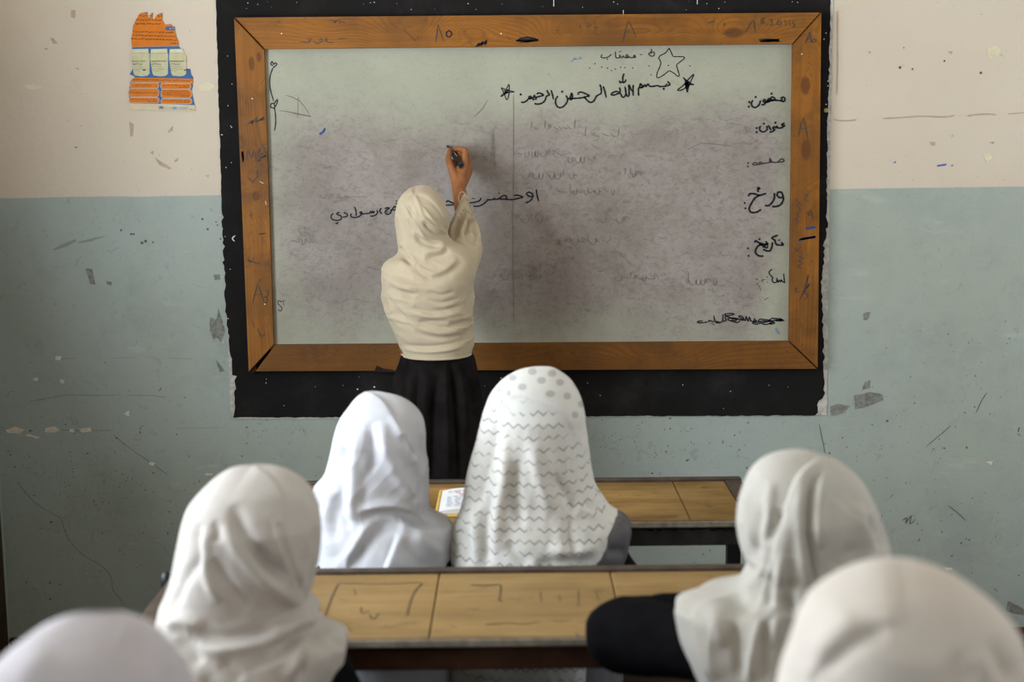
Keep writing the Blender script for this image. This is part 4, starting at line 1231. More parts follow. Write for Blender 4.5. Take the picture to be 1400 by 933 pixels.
    faces.append(tuple(idx[0]))
    V_ = P2.reshape(-1, 3)
    ob = obj(name, V_, faces, mat, parent, smooth=True)
    if seam is not None:
        q = smooth_path(seam, 6)
        yy = np.interp(px[..., 0].ravel(), q[:, 0], q[:, 1])
        at_ = ob.data.attributes.new('cap', 'FLOAT', 'POINT')
        at_.data.foreach_set('value', ((yy - px[..., 1].ravel()) / 10.0).astype(np.float32))
    if border is not None:
        at_ = ob.data.attributes.new('border', 'FLOAT', 'POINT')
        q = px2.reshape(-1, 2)
        at_.data.foreach_set('value', np.where(q[:, 1] > 660, (q[:, 0] - np.interp(q[:, 1], *border)) / 10, -5).astype(np.float32))
    if dots_px is not None:
        dd = np.full(nv * nu, 1e3)
        for (qx, qy, rx, ry) in dots_px:
            dd = np.minimum(dd, np.hypot((px[..., 0].ravel() - qx) / rx, (px[..., 1].ravel() - qy) / ry))
        dd[(facing <= 0).ravel()] = 9
        at_ = ob.data.attributes.new('dot', 'FLOAT', 'POINT')
        at_.data.foreach_set('value', dd.astype(np.float32))
    if thick:
        m_ = ob.modifiers.new('thickness', 'SOLIDIFY')
        m_.thickness, m_.offset = thick, 0
    ob2 = None
    if part2:
        us = sorted({i for q in part2 for i in q})
        mp = {k: n for n, k in enumerate(us)}
        ob2 = (V_[us], [tuple(mp[i] for i in q) for q in part2])
    return ob, ob2


def head_volume(g, c, yaw=0.0, tilt=0.0, s=1.0):
    """skull, jaw, nose, lips, brow and ears; looks along +y before the turn"""
    Rm = np.array(Matrix.Rotation(yaw, 3, 'Z') @ Matrix.Rotation(-tilt, 3, 'X'))
    c = np.asarray(c)
    w = lambda x, y, z: c + s * (Rm @ np.array([x, y, z]))
    g.ball(w(0, -0.005, 0.015), 0.072 * s, 0.090 * s, 0.092 * s, Rm)
    g.ball(w(0, 0.022, -0.035), 0.056 * s, 0.062 * s, 0.070 * s, Rm)
    g.capsule(w(-0.03, 0.04, -0.075), 0.02 * s, w(0.03, 0.04, -0.075), 0.02 * s)
    g.ball(w(0, 0.066, -0.088), 0.020 * s, 0.017 * s, 0.016 * s, Rm)
    g.capsule(w(0, 0.083, 0.012), 0.008 * s, w(0, 0.101, -0.022), 0.0125 * s)
    for k in (-1, 1):
        g.ball(w(0.011 * k, 0.090, -0.025), 0.009 * s, 0.010 * s, 0.008 * s, Rm)
        g.capsule(w(0.014 * k, 0.080, 0.030), 0.008 * s, w(0.045 * k, 0.066, 0.028), 0.008 * s)
        g.ball(w(0.040 * k, 0.060, -0.022), 0.022 * s, 0.020 * s, 0.022 * s, Rm)
        g.ball(w(0.076 * k, 0.0, -0.008), 0.008 * s, 0.018 * s, 0.030 * s, Rm)
    g.capsule(w(-0.016, 0.084, -0.050), 0.007 * s, w(0.016, 0.084, -0.050), 0.007 * s)
    g.capsule(w(-0.013, 0.083, -0.060), 0.0075 * s, w(0.013, 0.083, -0.060), 0.0075 * s)
    return w


def eyes(parent, w, s=1.0, bun=True):
    for k in (-1, 1):
        e = Geo().ball(w(0.030 * k, 0.070, 0.010), 0.0125 * s, 0.0125 * s, 0.0095 * s, su=12, sv=8).obj('eye', M_EYE, parent, smooth=True)
        Geo().ball(w(0.030 * k, 0.0815, 0.010), 0.005 * s, 0.003 * s, 0.005 * s, su=10, sv=6).obj('pupil', M_PUPIL, e, smooth=True)
    g = Geo()
    g.ball(w(0, -0.012, 0.022), 0.074 * s, 0.089 * s, 0.090 * s)
    if bun:
        g.ball(w(0, -0.072, -0.02), 0.034 * s, 0.028 * s, 0.034 * s)
    v, f = np.concatenate(g.v), g.f
    obj('hair', v, f, M_HAIR, parent, smooth=True)


def simple_hand(g, wrist, fwd, side, s=1.0, right=True, curl=0.5):
    """palm, four unequal bent fingers and a thumb that leaves the side of the palm"""
    f, sd = np.asarray(fwd, float), np.asarray(side, float)
    f /= np.linalg.norm(f)
    sd = sd - f * (sd @ f)
    sd /= np.linalg.norm(sd)
    up = np.cross(sd, f)
    if up[2] < 0:
        up = -up
    w = np.asarray(wrist, float)
    for i, (off, ln) in enumerate(((-0.027, .062), (-0.009, .070), (0.009, .065), (0.025, .050))):
        k = w + f * 0.072 * s + sd * off * s
        g.capsule(w + sd * off * 0.5 * s, 0.014 * s, k, 0.011 * s)
        a = k + (f * 0.5 + up * 0.02) * ln * s
        b = a + (f * 0.30 - up * 0.25 * curl) * ln * s
        c = b + (f * 0.18 - up * 0.30 * curl) * ln * s
        g.capsule(k, 0.0088 * s, a, 0.0082 * s)
        g.capsule(a, 0.0082 * s, b, 0.0075 * s)
        g.capsule(b, 0.0075 * s, c, 0.0066 * s)
    k = w + f * 0.022 * s - sd * 0.020 * s
    a = k + f * 0.030 * s - sd * 0.026 * s
    b = a + f * 0.030 * s - sd * 0.006 * s
    g.capsule(w, 0.014 * s, k, 0.013 * s)
    g.capsule(k, 0.012 * s, a, 0.010 * s)
    g.capsule(a, 0.010 * s, b, 0.0078 * s)


def seated_girl(label, X, Y, ztop, yaw=0.0, tilt=0.15, s=1.0, elbows=((-0.23, 0.16, 0.80), (0.23, 0.16, 0.80)), wrists=((-0.08, 0.36, 0.80), (0.08, 0.36, 0.80)), hx=0.0, sleeve=0.045, sw=0.12, drop=0.305):
    """bench-sitting figure at X, Y (facing +y); elbows and wrists are offsets in x, y and height above the floor"""
    r = thing('person', (X, Y, 0.0), label, 'person', 'pupils in white headscarves on the benches')
    P = lambda x, y, z: np.array([X + x, Y + y, z])
    head = P(hx, 0.03, ztop - 0.118 * s)
    sh_z = ztop - drop
    legs, torso = [], []
    pel = P(0, 0.0, 0.55)
    chest = P(0, 0.0, sh_z - 0.08)
    torso += [(P(-0.07, 0, 0.55), 0.088, P(0.07, 0, 0.55), 0.088), (pel, 0.10, chest, 0.105), (P(-0.06, 0, sh_z - 0.09), 0.092, P(0.06, 0, sh_z - 0.09), 0.092), (P(-sw + 0.01, 0.01, sh_z - 0.01), 0.04, P(sw - 0.01, 0.01, sh_z - 0.01), 0.04)]
    neck = [(P(0, 0.0, sh_z), 0.042, head - np.array([0, 0.01, 0.06]), 0.040)]
    for k in (-1, 1):
        legs += [(P(0.08 * k, 0.02, 0.538), 0.078, P(0.09 * k, 0.36, 0.52), 0.054), (P(0.09 * k, 0.36, 0.52), 0.052, P(0.09 * k, 0.30, 0.09), 0.033)]
    feet = [(P(0.09 * k, 0.29, 0.045), 0.032, P(0.095 * k, 0.43, 0.030), 0.026) for k in (-1, 1)]
    arms = []
    for k, e, w in ((-1, elbows[0], wrists[0]), (1, elbows[1], wrists[1])):
        arms += [(P(sw * k, 0.0, sh_z - 0.02), 0.040, P(*e), 0.034), (P(*e), 0.035, P(*w), 0.024)]
    g = Geo()
    for a, ra, b, rb in torso + neck + legs + feet + arms:
        g.capsule(a, ra, b, rb)
    w = head_volume(g, head, yaw, tilt, s)
    for k, wr, e in ((-1, wrists[0], elbows[0]), (1, wrists[1], elbows[1])):
        f = P(*wr) - P(*e)
        f[2] = 0
        simple_hand(g, P(*wr), f, (-k, 0, 0) if abs(f[0]) < abs(f[1]) else (0, -1, 0))
    v, f = fuse(g, 0.0065, 4)
    obj('body', v, f, M_SKIN, r, smooth=True)
    eyes(r, w, s)
    g = Geo()
    for a, ra, b, rb in torso:
        g.capsule(a, ra + 0.014, b, rb + 0.014)
    for a, ra, b, rb in legs:
        g.capsule(a, ra + 0.022, b, rb + 0.030)
    for k in (-1, 1):
        g.capsule(P(0.08 * k, 0.30, 0.50), 0.075, P(0.10 * k, 0.30, 0.16), 0.095)
    g.capsule(P(0, 0.10, 0.53), 0.08, P(0, 0.34, 0.52), 0.06)
    for i in (0, 2):
        a, ra, b, rb = arms[i]
        g.capsule(a, ra + 0.018, b, sleeve)
        a, ra, b, rb = arms[i + 1]
        g.capsule(a, sleeve, a + (b - a) * 0.95, 0.036)
    v, f = fuse(g, 0.008, 5)
    v = v + np.stack([np.zeros(len(v))] * 3, 1)
    nz = vnoise(v * np.array([1, 1, 1.0]), 26, 3) * 0.003 + vnoise(v, 60, 4) * 0.0012
    c = np.array([X, Y + 0.1, 0.6])
    dirn = v - c
    dirn /= np.linalg.norm(dirn, axis=1)[:, None]
    v = v + dirn * nz[:, None]
    obj('black_dress', v, f, M_DRESS, r, smooth=True)
    for a, ra, b, rb in feet:
        g = Geo()
        g.capsule(a + np.array([0, -0.01, -0.002]), 0.042, b, 0.034)
        sv = np.concatenate(g.v)
        sv[:, 2] = np.maximum(sv[:, 2], 0.001)
        obj('shoe', sv, g.f, M_SHOE, r, smooth=True)
    return r


def pxl(o, sc, *paths):
    """photo points read off an enlarged crop"""
    return [[(o[0] + x / sc, o[1] + y / sc) for x, y in p] for p in paths]

# ---------------------------------------------------------------- front desk, left girl
YA = 3.13
X = at(515, 560, YA)[0]
zt = at(507, 536, YA)[2]
XB = at(529, 760, YA)[0]
g1 = seated_girl('person in plain bluish white headscarf at the front desk, left of the dotted scarf', XB, YA, zt - 0.012, hx=X - XB, sw=0.085, drop=0.33, elbows=((-0.10, 0.04, 0.70), (0.10, 0.0, 0.68)), wrists=((-0.06, 0.34, 0.803), (-0.03, 0.34, 0.803)), s=0.97)
Z = (420, 520), 3.332
L = [(509, 534.5), (500, 536), (489, 542), (477, 556), (465, 577), (459, 595), (454, 619), (447, 648), (434, 663), (432.5, 673), (436, 700), (437, 730), (436, 785), (434, 850), (430, 930)]
R = [(509, 534.5), (522, 536), (546, 542), (564, 553), (576, 568), (581, 586), (582, 619), (585, 649), (585.5, 680), (586, 697), (599, 708), (616, 716), (618, 735), (618, 780), (620, 850), (624, 930)]
dep = [(534.5, 0, 0, 0), (560, 0.075, 0.065, 0), (600, 0.110, 0.095, 0), (650, 0.112, 0.105, 0), (700, 0.105, 0.11, 0), (740, 0.125, 0.12, 0), (800, 0.145, 0.125, 0), (930, 0.16, 0.13, 0)]
fo = []
for kind, amp, wd, pth in (
        ('s', 7, 16, [(262, 48), (340, 92), (395, 175), (450, 285), (498, 372)]), ('v', 9, 6, [(425, 250), (460, 310), (490, 365)]), ('r', 6, 7, [(385, 165), (450, 290), (500, 380), (525, 440)]),
        ('v', 11, 9, [(190, 225), (160, 330), (152, 450), (158, 590), (195, 680)]), ('r', 10, 10, [(232, 225), (222, 330), (212, 480), (200, 640)]),
        ('v', 8, 8, [(290, 190), (303, 300), (290, 390), (262, 480), (238, 590)]), ('r', 9, 10, [(335, 190), (350, 310), (400, 420), (465, 500), (500, 590)]), ('r', 7, 8, [(270, 330), (275, 430), (240, 540)]),
        ('r', 10, 6, [(235, 590), (300, 578), (375, 568), (440, 585), (490, 605)]), ('v', 10, 7, [(245, 615), (330, 605), (420, 606), (470, 625)]),
        ('p', 9, 9, [(300, 640), (250, 720), (195, 810), (170, 870)]), ('v', 8, 9, [(400, 640), (320, 700), (240, 790), (200, 850)]),
        ('s', 10, 14, [(345, 880), (395, 750), (432, 632)]), ('v', 9, 5, [(430, 640), (480, 655), (560, 668), (650, 655)]), ('r', 7, 5, [(480, 620), (540, 645), (620, 655)]),
        ('r', 8, 6, [(485, 530), (497, 590), (485, 625)]), ('r', 5, 8, [(180, 130), (150, 230), (120, 340)]),
        ('v', 6, 8, [(130, 470), (120, 600), (130, 740)]), ('r', 6, 9, [(90, 560), (95, 690), (120, 800)]), ('v', 5, 8, [(430, 740), (500, 820), (560, 870)]), ('r', 5, 9, [(480, 700), (560, 760), (620, 790)]), ('v', 5, 7, [(530, 250), (515, 420), (520, 560)])):
    fo.append((kind, amp * 0.85, wd, pxl(*Z, pth)[0]))
M_SC1 = cloth('bluish_white_scarf', (0.52, 0.52, 0.55)).mat
shroud('headscarf', YA, L, R, dep, fo, M_SC1, g1, face=(at(0, 680, YA)[2], at(0, 590, YA)[2], 4.1, 5.35), seed=2, creases=((5.0, 78, 20, 5.0, 580, 720), (5.5, 40, 18, 4.0, 700, 860)), nu=240, nv=200)

# ---------------------------------------------------------------- front desk, girl in the patterned scarf
YA2 = 3.14
X = at(728, 560, YA2)[0]
zt = at(735, 502, YA2)[2]
g2 = seated_girl('person in white headscarf with grey zigzags, dotted crown and charcoal border', X, YA2, zt - 0.012, sw=0.10, drop=0.335, elbows=((-0.12, 0.0, 0.68), (0.232, 0.06, 0.655)), wrists=((-0.02, 0.35, 0.803), (0.08, 0.34, 0.803)))
L = [(738, 501.5), (724, 503), (706, 508), (683, 523), (668, 543), (660, 573), (653, 606), (643, 646), (635, 686), (622, 716), (614, 745), (611, 785), (609, 850), (606, 930)]
R = [(738, 501.5), (750, 502), (759, 504), (779, 518), (791, 537), (798, 563), (801, 600), (806, 636), (813, 666), (827, 685), (831, 693), (845, 703), (862, 716), (860, 738), (856, 755), (850, 776), (850, 850), (850, 930)]
dep = [(501.5, 0, 0, 0), (530, 0.080, 0.070, 0), (570, 0.118, 0.10, 0), (620, 0.125, 0.11, 0), (680, 0.125, 0.115, 0), (730, 0.14, 0.125, 0), (800, 0.155, 0.13, 0), (930, 0.165, 0.13, 0)]
Z = (600, 490), 3.01
seam_px = pxl(*Z, [(-60, 420), (100, 300), (180, 215), (250, 168), (330, 160), (420, 180), (510, 228), (555, 290), (640, 400), (800, 500)])[0]
fo = []
for kind, amp, wd, pth in (
        ('s', 4, 14, [(550, 300), (510, 228), (420, 180), (330, 160), (250, 168)]), ('s', 3, 8, [(205, 250), (250, 170), (260, 165)]), ('r', 5, 6, [(195, 190), (178, 300), (140, 440), (115, 570)]), ('v', 8, 7, [(240, 210), (225, 330), (190, 480), (160, 590), (150, 640)]),
        ('r', 9, 10, [(270, 330), (272, 480), (245, 640), (235, 800)]), ('v', 10, 8, [(205, 560), (190, 680), (190, 800), (192, 870)]), ('r', 6, 8, [(160, 600), (150, 720), (150, 860)]), ('v', 5, 7, [(85, 690), (120, 770), (140, 850)]),
        ('v', 5, 7, [(325, 420), (320, 560), (340, 700)]), ('r', 5, 9, [(390, 350), (420, 520), (470, 640)]), ('v', 6, 7, [(545, 640), (540, 740), (560, 830)]), ('r', 5, 7, [(560, 600), (620, 640), (680, 620)]), ('v', 6, 6, [(590, 590), (640, 620), (680, 605)]),
        ('v', 5, 8, [(470, 480), (520, 560), (560, 640)]), ('v', 6, 7, [(280, 760), (330, 820), (380, 850)]), ('r', 6, 8, [(450, 780), (560, 800), (660, 770)]), ('v', 7, 7, [(400, 850), (520, 840), (640, 840)]), ('v', 6, 6, [(690, 790), (730, 795), (770, 790)])):
    fo.append((kind, amp, wd, pxl(*Z, pth)[0]))
m = cloth('zigzag_scarf', (0.50, 0.485, 0.455), trans=0)
cap = m.attr('cap')
back = m.y * -1.0
row = m.z * 39.0 + m.x * 0.9 + (m.noise(5, 2) - 0.5) * 0.7
tri = ((m.x * 46.0).m('FRACT') - 0.5).m('ABSOLUTE') * 2.0
zig = ((row + tri * 0.36).m('FRACT') - 0.5).m('ABSOLUTE')
broken = m.noise(30, 2, off=3).step(0.36, 0.55)
line = zig.step(0.105, 0.045) * broken * cap.step(0.0, -1.2)
bord = m.attr('border').step(-0.06, 0.06)
dt = m.attr('dot').step(1.15, 0.85) * cap.step(0.0, 0.15)
baseink = m.b.inputs['Base Color'].links[0].from_socket
shade = m.mix(cap.step(-3.2, 0.0) * cap.step(0.1, -0.1) * 0.45, baseink, (0.42, 0.42, 0.42))
c = m.mix(line * 0.95, shade, (0.20, 0.195, 0.195))
c = m.mix(dt * 0.85, c, (0.30, 0.30, 0.29))
c = m.mix(bord, c, (0.085, 0.08, 0.085))
m.color(c)
M_BORDER = cloth('charcoal_border', (0.085, 0.08, 0.085), rough=0.5, trans=0).mat
bl = pxl(*Z, [(735, 600), (735, 645), (712, 700), (695, 735), (690, 780), (665, 830), (640, 862), (625, 900), (600, 1400)])[0]
bx, by = np.array([p[0] for p in bl]), np.array([p[1] for p in bl])
ob, ex = shroud('headscarf', YA2, L, R, dep, fo, m.mat, g2, face=(at(0, 660, YA2)[2], at(0, 560, YA2)[2], 4.1, 5.35), seed=5, seam=seam_px, border=(by, bx), creases=((4.0, 80, 22, 5, 570, 800),),
                dots_px=[(600 + a / 3.01, 490 + b / 3.01, rx, 4.8) for a, b, rx in ((305, 84, 5.5), (385, 58, 6), (465, 65, 6), (248, 132, 5), (345, 123, 6), (422, 95, 6), (497, 102, 5.5), (457, 150, 6.5), (525, 158, 5), (555, 235, 5), (213, 190, 4.5), (580, 190, 4), (290, 150, 3), (565, 110, 4))],
                split=lambda p, a, z: p[1] > 692 and p[0] > np.interp(p[1], by, bx) + 4 and (a < math.pi or a > 5.4))
if ex:
    obj('scarf_border', ex[0], ex[1], M_BORDER, ob, smooth=True)

# ---------------------------------------------------------------- second desk, left girl
YB1 = 2.30
X = at(345, 700, YB1)[0]
zt = at(352, 633, YB1)[2]
g3 = seated_girl('person in creamy white headscarf at the left end of the second desk', X, YB1, zt - 0.012, yaw=-0.5, sw=0.11, drop=0.345, elbows=((-0.15, 0.08, 0.72), (0.185, -0.01, 0.665)), wrists=((-0.06, 0.33, 0.803), (-0.01, 0.33, 0.803)), hx=0.012)
Z = (190, 620), 2.982
L = [(352, 633), (341, 634), (317, 640), (294, 654), (274, 674), (260, 694), (254, 717), (250, 737), (245, 764), (239, 791), (232, 814), (224, 835), (219, 855), (208, 873), (190, 893), (180, 920), (176, 960), (172, 1010), (168, 1080)]
R = [(352, 633), (364, 634), (388, 640), (408, 652), (425, 670), (435, 694), (440, 717), (440, 744), (437, 764), (431, 788), (422, 806), (419, 814), (419, 820), (434, 838), (428, 853), (445, 860), (466, 868), (473, 878), (469, 902), (462, 933), (458, 980), (455, 1080)]
dep = [(633, 0, 0, 0), (665, 0.075, 0.07, 0), (710, 0.112, 0.10, 0), (770, 0.115, 0.11, 0), (820, 0.105, 0.11, 0), (870, 0.13, 0.125, 0), (950, 0.155, 0.135, 0), (1080, 0.165, 0.13, 0)]
fo = []
for kind, amp, wd, pth in (
        ('r', 9, 9, [(262, 300), (272, 420), (290, 520), (335, 610)]), ('v', 8, 8, [(240, 290), (250, 400), (240, 480)]), ('v', 5, 6, [(300, 280), (320, 320), (310, 370)]),
        ('v', 10, 10, [(385, 210), (420, 320), (490, 420), (590, 520)]), ('r', 8, 10, [(340, 300), (420, 420), (540, 540), (690, 640)]), ('v', 9, 9, [(480, 380), (540, 450), (600, 520)]),
        ('p', 8, 12, [(650, 560), (610, 470), (575, 370), (555, 270)]), ('v', 8, 6, [(560, 280), (595, 400), (630, 500), (672, 575)]), ('s', 3, 16, [(465, 45), (540, 100), (590, 190), (600, 300)]),
        ('v', 8, 10, [(300, 430), (350, 520), (400, 590), (450, 640)]), ('r', 9, 9, [(110, 715), (170, 685), (230, 700), (260, 720)]), ('v', 12, 11, [(200, 725), (300, 752), (420, 745), (560, 725)]), ('r', 10, 10, [(230, 790), (350, 800), (480, 775), (600, 720), (700, 660)]),
        ('v', 9, 8, [(700, 700), (620, 760), (540, 820), (440, 880)]), ('r', 7, 8, [(690, 740), (650, 830), (600, 930)]), ('v', 7, 6, [(720, 720), (690, 810), (650, 930)]), ('r', 6, 6, [(760, 730), (800, 745), (830, 770)]), ('v', 6, 5, [(800, 745), (815, 765), (812, 800)]),
        ('v', 7, 8, [(240, 450), (170, 540), (130, 640)]), ('r', 7, 7, [(130, 520), (105, 620), (100, 690)]), ('v', 6, 7, [(720, 300), (715, 420), (690, 560)]), ('r', 5, 7, [(660, 150), (690, 280), (690, 430)]), ('v', 7, 9, [(150, 760), (200, 800), (260, 860)]), ('r', 6, 9, [(150, 830), (220, 880), (280, 930)]), ('v', 6, 8, [(330, 850), (380, 890), (420, 930)])):
    fo.append((kind, amp * 0.75, wd, pxl(*Z, pth)[0]))
M_SC3 = cloth('creamy_white_scarf', (0.46, 0.42, 0.385)).mat
shroud('headscarf', YB1, L, R, dep, fo, M_SC3, g3, face=(at(0, 800, YB1)[2], at(0, 705, YB1)[2], 4.6, 6.0), seed=8, creases=((4.0, 110, 17, 5.0, 690, 840), (5.5, -15, 15, 4.0, 820, 960)), nu=240, nv=200)

# ---------------------------------------------------------------- second desk, right girl leaning on her arm
YB2 = 2.26
X = at(1110, 700, YB2)[0]
zt = at(1100, 615, YB2)[2]
el = at(852, 866, 2.44)
g4 = seated_girl('person in grey white headscarf with long front fold, black sleeve on second desk', X, YB2, zt - 0.012, yaw=0.25, elbows=((el[0] - X, el[1] - YB2, 0.821), (0.22, 0.14, 0.80)), wrists=((-0.02, 0.36, 0.812), (0.10, 0.36, 0.803)), sleeve=0.070)
L = [(1096, 615.5), (1083, 616.5), (1066, 619), (1045, 627), (1027, 645), (1015, 680), (1010, 715), (1013, 740), (1021, 762), (1029, 774), (1022, 790), (1012, 803), (985, 811), (958, 815), (935, 822), (922, 830), (925, 852), (932, 878), (944, 905), (958, 933), (970, 965), (985, 1010), (1000, 1080)]
R = [(1096, 615.5), (1106, 617), (1128, 624), (1150, 633), (1175, 655), (1192, 690), (1203, 725), (1207, 750), (1207, 785), (1213, 820), (1228, 850), (1250, 900), (1262, 960), (1265, 1080)]
dep = [(615.5, 0, 0, 0), (650, 0.078, 0.07, 0), (700, 0.115, 0.10, 0), (760, 0.118, 0.105, 0), (800, 0.115, 0.11, 0), (830, 0.125, 0.11, 0), (900, 0.145, 0.11, 0), (1080, 0.16, 0.12, 0)]
Z = (780, 600), 2.802
fo = []
for kind, amp, wd, pth in (
        ('s', 8, 40, [(665, 933), (710, 700), (745, 560), (778, 440), (815, 290), (845, 200), (885, 130), (960, 72)]), ('r', 3, 9, [(985, 78), (900, 150), (860, 260), (830, 400), (790, 560)]),
        ('v', 8, 4.5, [(965, 115), (932, 180), (916, 260), (917, 360), (930, 470), (950, 590)]), ('r', 8, 10, [(985, 120), (955, 190), (945, 300), (950, 420)]), ('r', 6, 8, [(895, 180), (880, 300), (890, 440), (905, 560)]),
        ('v', 8, 7, [(790, 460), (770, 600), (750, 760), (735, 933)]), ('r', 7, 8, [(830, 430), (800, 600), (775, 800)]), ('v', 7, 8, [(860, 520), (825, 680), (800, 850), (790, 933)]), ('r', 6, 8, [(700, 720), (690, 850), (680, 933)]),
        ('v', 6, 8, [(735, 250), (725, 360), (700, 480)]), ('v', 8, 8, [(808, 265), (780, 340), (745, 410)]), ('r', 5, 8, [(770, 160), (760, 280), (730, 420)]), ('r', 5, 7, [(680, 180), (672, 300), (690, 420)]), ('v', 5, 6, [(655, 330), (675, 420), (700, 480)]),
        ('v', 9, 8, [(640, 590), (665, 640), (705, 668)]), ('r', 7, 8, [(660, 590), (700, 560), (760, 480)]), ('r', 7, 10, [(560, 600), (570, 700), (590, 800)]), ('s', 7, 10, [(530, 933), (490, 810), (470, 700), (480, 650), (540, 610)]), ('v', 6, 7, [(620, 690), (640, 800), (650, 933)]),
        ('v', 7, 8, [(1130, 300), (1165, 360), (1185, 430)]), ('r', 6, 9, [(1090, 250), (1120, 340), (1150, 430)]), ('v', 5, 12, [(1000, 500), (1060, 440), (1120, 430)]), ('v', 5, 8, [(830, 600), (850, 660), (840, 760)])):
    fo.append((kind, amp * 0.85, wd, pxl(*Z, pth)[0]))
M_SC4 = cloth('grey_white_scarf', (0.46, 0.43, 0.385)).mat
shroud('headscarf', YB2, L, R, dep, fo, M_SC4, g4, face=(at(0, 780, YB2)[2], at(0, 685, YB2)[2], 3.9, 5.2), seed=11, nu=260, nv=210, creases=((4.0, 97, 17, 6.0, 660, 1000),))

# ---------------------------------------------------------------- third row, nearest girls (out of focus)
YC1 = 1.50
X = at(1240, 860, YC1)[0]
zt = at(1236, 768, YC1)[2]
g5 = seated_girl('person in blurred cream headscarf nearest the camera at the bottom right', X, YC1, zt - 0.014, s=1.08)
L = [(1236, 768.5), (1220, 769.5), (1190, 774), (1162, 786), (1132, 803), (1112, 820), (1100, 842), (1092, 866), (1085, 890), (1076, 915), (1069, 940), (1060, 1000), (1050, 1060), (1010, 1120), (970, 1200), (960, 1330)]
R = [(1236, 768.5), (1252, 769.5), (1276, 776), (1302, 786), (1326, 799), (1350, 817), (1370, 838), (1385, 862), (1394, 890), (1399, 915), (1403, 940), (1410, 1000), (1425, 1060), (1480, 1120), (1520, 1200), (1530, 1330)]
dep = [(768.5, 0, 0, 0), (800, 0.082, 0.07, 0), (860, 0.122, 0.11, 0), (940, 0.13, 0.115, 0), (1040, 0.11, 0.115, 0), (1120, 0.13, 0.12, 0), (1330, 0.16, 0.13, 0)]
Z = (1050, 740), 4.0
fo = []
for kind, amp, wd, pth in (
        ('s', 5, 40, [(760, 440), (660, 455), (520, 500), (390, 590), (290, 690), (220, 800)]), ('v', 6, 12, [(650, 475), (520, 520), (400, 610), (310, 710)]), ('v', 7, 16, [(1200, 560), (1265, 650), (1300, 780)]), ('v', 6, 16, [(1020, 620), (1080, 700), (1110, 800)]), ('r', 5, 16, [(1130, 600), (1190, 700), (1210, 800)]), ('r', 4, 22, [(500, 420), (380, 520), (270, 640)])):
    fo.append((kind, amp * 0.7, wd, pxl(*Z, pth)[0]))
M_SC5 = cloth('cream_scarf', (0.56, 0.50, 0.445)).mat
shroud('headscarf', YC1, L, R, dep, fo, M_SC5, g5, face=(at(0, 1010, YC1)[2], at(0, 880, YC1)[2], 4.1, 5.35), seed=14, nu=150, nv=120, wrinkle=0.7)

YC2 = 1.42
X = at(125, 930, YC2)[0]
zt = at(132, 832, YC2)[2]
g6 = seated_girl('person in blurred lilac grey headscarf at the bottom left corner', X, YC2, zt - 0.014, s=1.06)
L = [(134, 832.5), (122, 833.5), (103, 838), (75, 849), (47, 864), (21, 883), (0, 903), (-15, 925), (-24, 950), (-30, 1000), (-34, 1060), (-60, 1130), (-100, 1200), (-120, 1330)]
R = [(134, 832.5), (147, 833.5), (164, 839), (185, 851), (208, 869), (228, 890), (243, 912), (254, 935), (262, 965), (270, 1010), (278, 1070), (310, 1130), (350, 1200), (370, 1330)]
dep = [(832.5, 0, 0, 0), (865, 0.082, 0.07, 0), (920, 0.122, 0.11, 0), (1000, 0.13, 0.115, 0), (1080, 0.11, 0.115, 0), (1150, 0.13, 0.12, 0), (1330, 0.16, 0.13, 0)]
fo = [('v', 4, 20, [(170, 870), (210, 905), (240, 950)]), ('r', 4, 22, [(70, 890), (40, 930), (20, 980)]), ('r', 3, 20, [(160, 860), (200, 890), (225, 940)])]
M_SC6 = cloth('lilac_grey_scarf', (0.46, 0.42, 0.44)).mat
shroud('headscarf', YC2, L, R, dep, fo, M_SC6, g6, face=(at(0, 1060, YC2)[2], at(0, 930, YC2)[2], 4.1, 5.35), seed=17, nu=150, nv=120, wrinkle=0.6)

# ---------------------------------------------------------------- the girl writing on the board
YS = 4.28
S = lambda x, y, dy=0.0: at(x, y, YS + dy)
base = S(590, 600)
w_ = thing('person', (base[0], YS, 0.0), 'person standing in cream shawl and black skirt, writing on the whiteboard with raised arm', 'person')
g = Geo()
zt = S(576, 254)[2]
head = np.array([S(577, 300)[0], YS + 0.015, zt - 0.122])
sh_l, sh_r = S(546, 376), S(626, 362)
hip = S(592, 520)
chest = S(588, 395)
waist = S(594, 455)
for a, ra, b, rb in ((S(578, 470), 0.072, S(610, 470), 0.072), (S(578, 508), 0.078, S(612, 508), 0.078), (waist, 0.082, chest, 0.09), (S(562, 395), 0.07, S(612, 392), 0.07), (sh_l + (0.01, 0, -0.01), 0.042, sh_r, 0.042), (S(582, 365), 0.040, head + (0, -0.01, -0.06), 0.038)):
    g.capsule(a, ra, b, rb)
for k in (-1, 1):
    hp = np.array([hip[0] + 0.052 * k, YS, hip[2] - 0.02])
    kn = np.array([hip[0] + 0.08 * k, YS + 0.01, 0.46])
    an = np.array([hip[0] + 0.085 * k, YS - 0.01, 0.08])
    g.capsule(hp, 0.062, kn, 0.050)
    g.capsule(kn, 0.053, an, 0.034)
    g.capsule(an + (0, -0.02, -0.04), 0.032, an + (0.01 * k, 0.13, -0.052), 0.025)
# left arm bent in front of the body, under the shawl
el_l = S(543, 405, 0.03)
g.capsule(sh_l, 0.042, el_l, 0.036)
g.capsule(el_l, 0.034, S(556, 420, 0.16), 0.026)
simple_hand(g, S(556, 420, 0.16), (0.7, 0.7, 0), (0, 0, -1), 0.95)
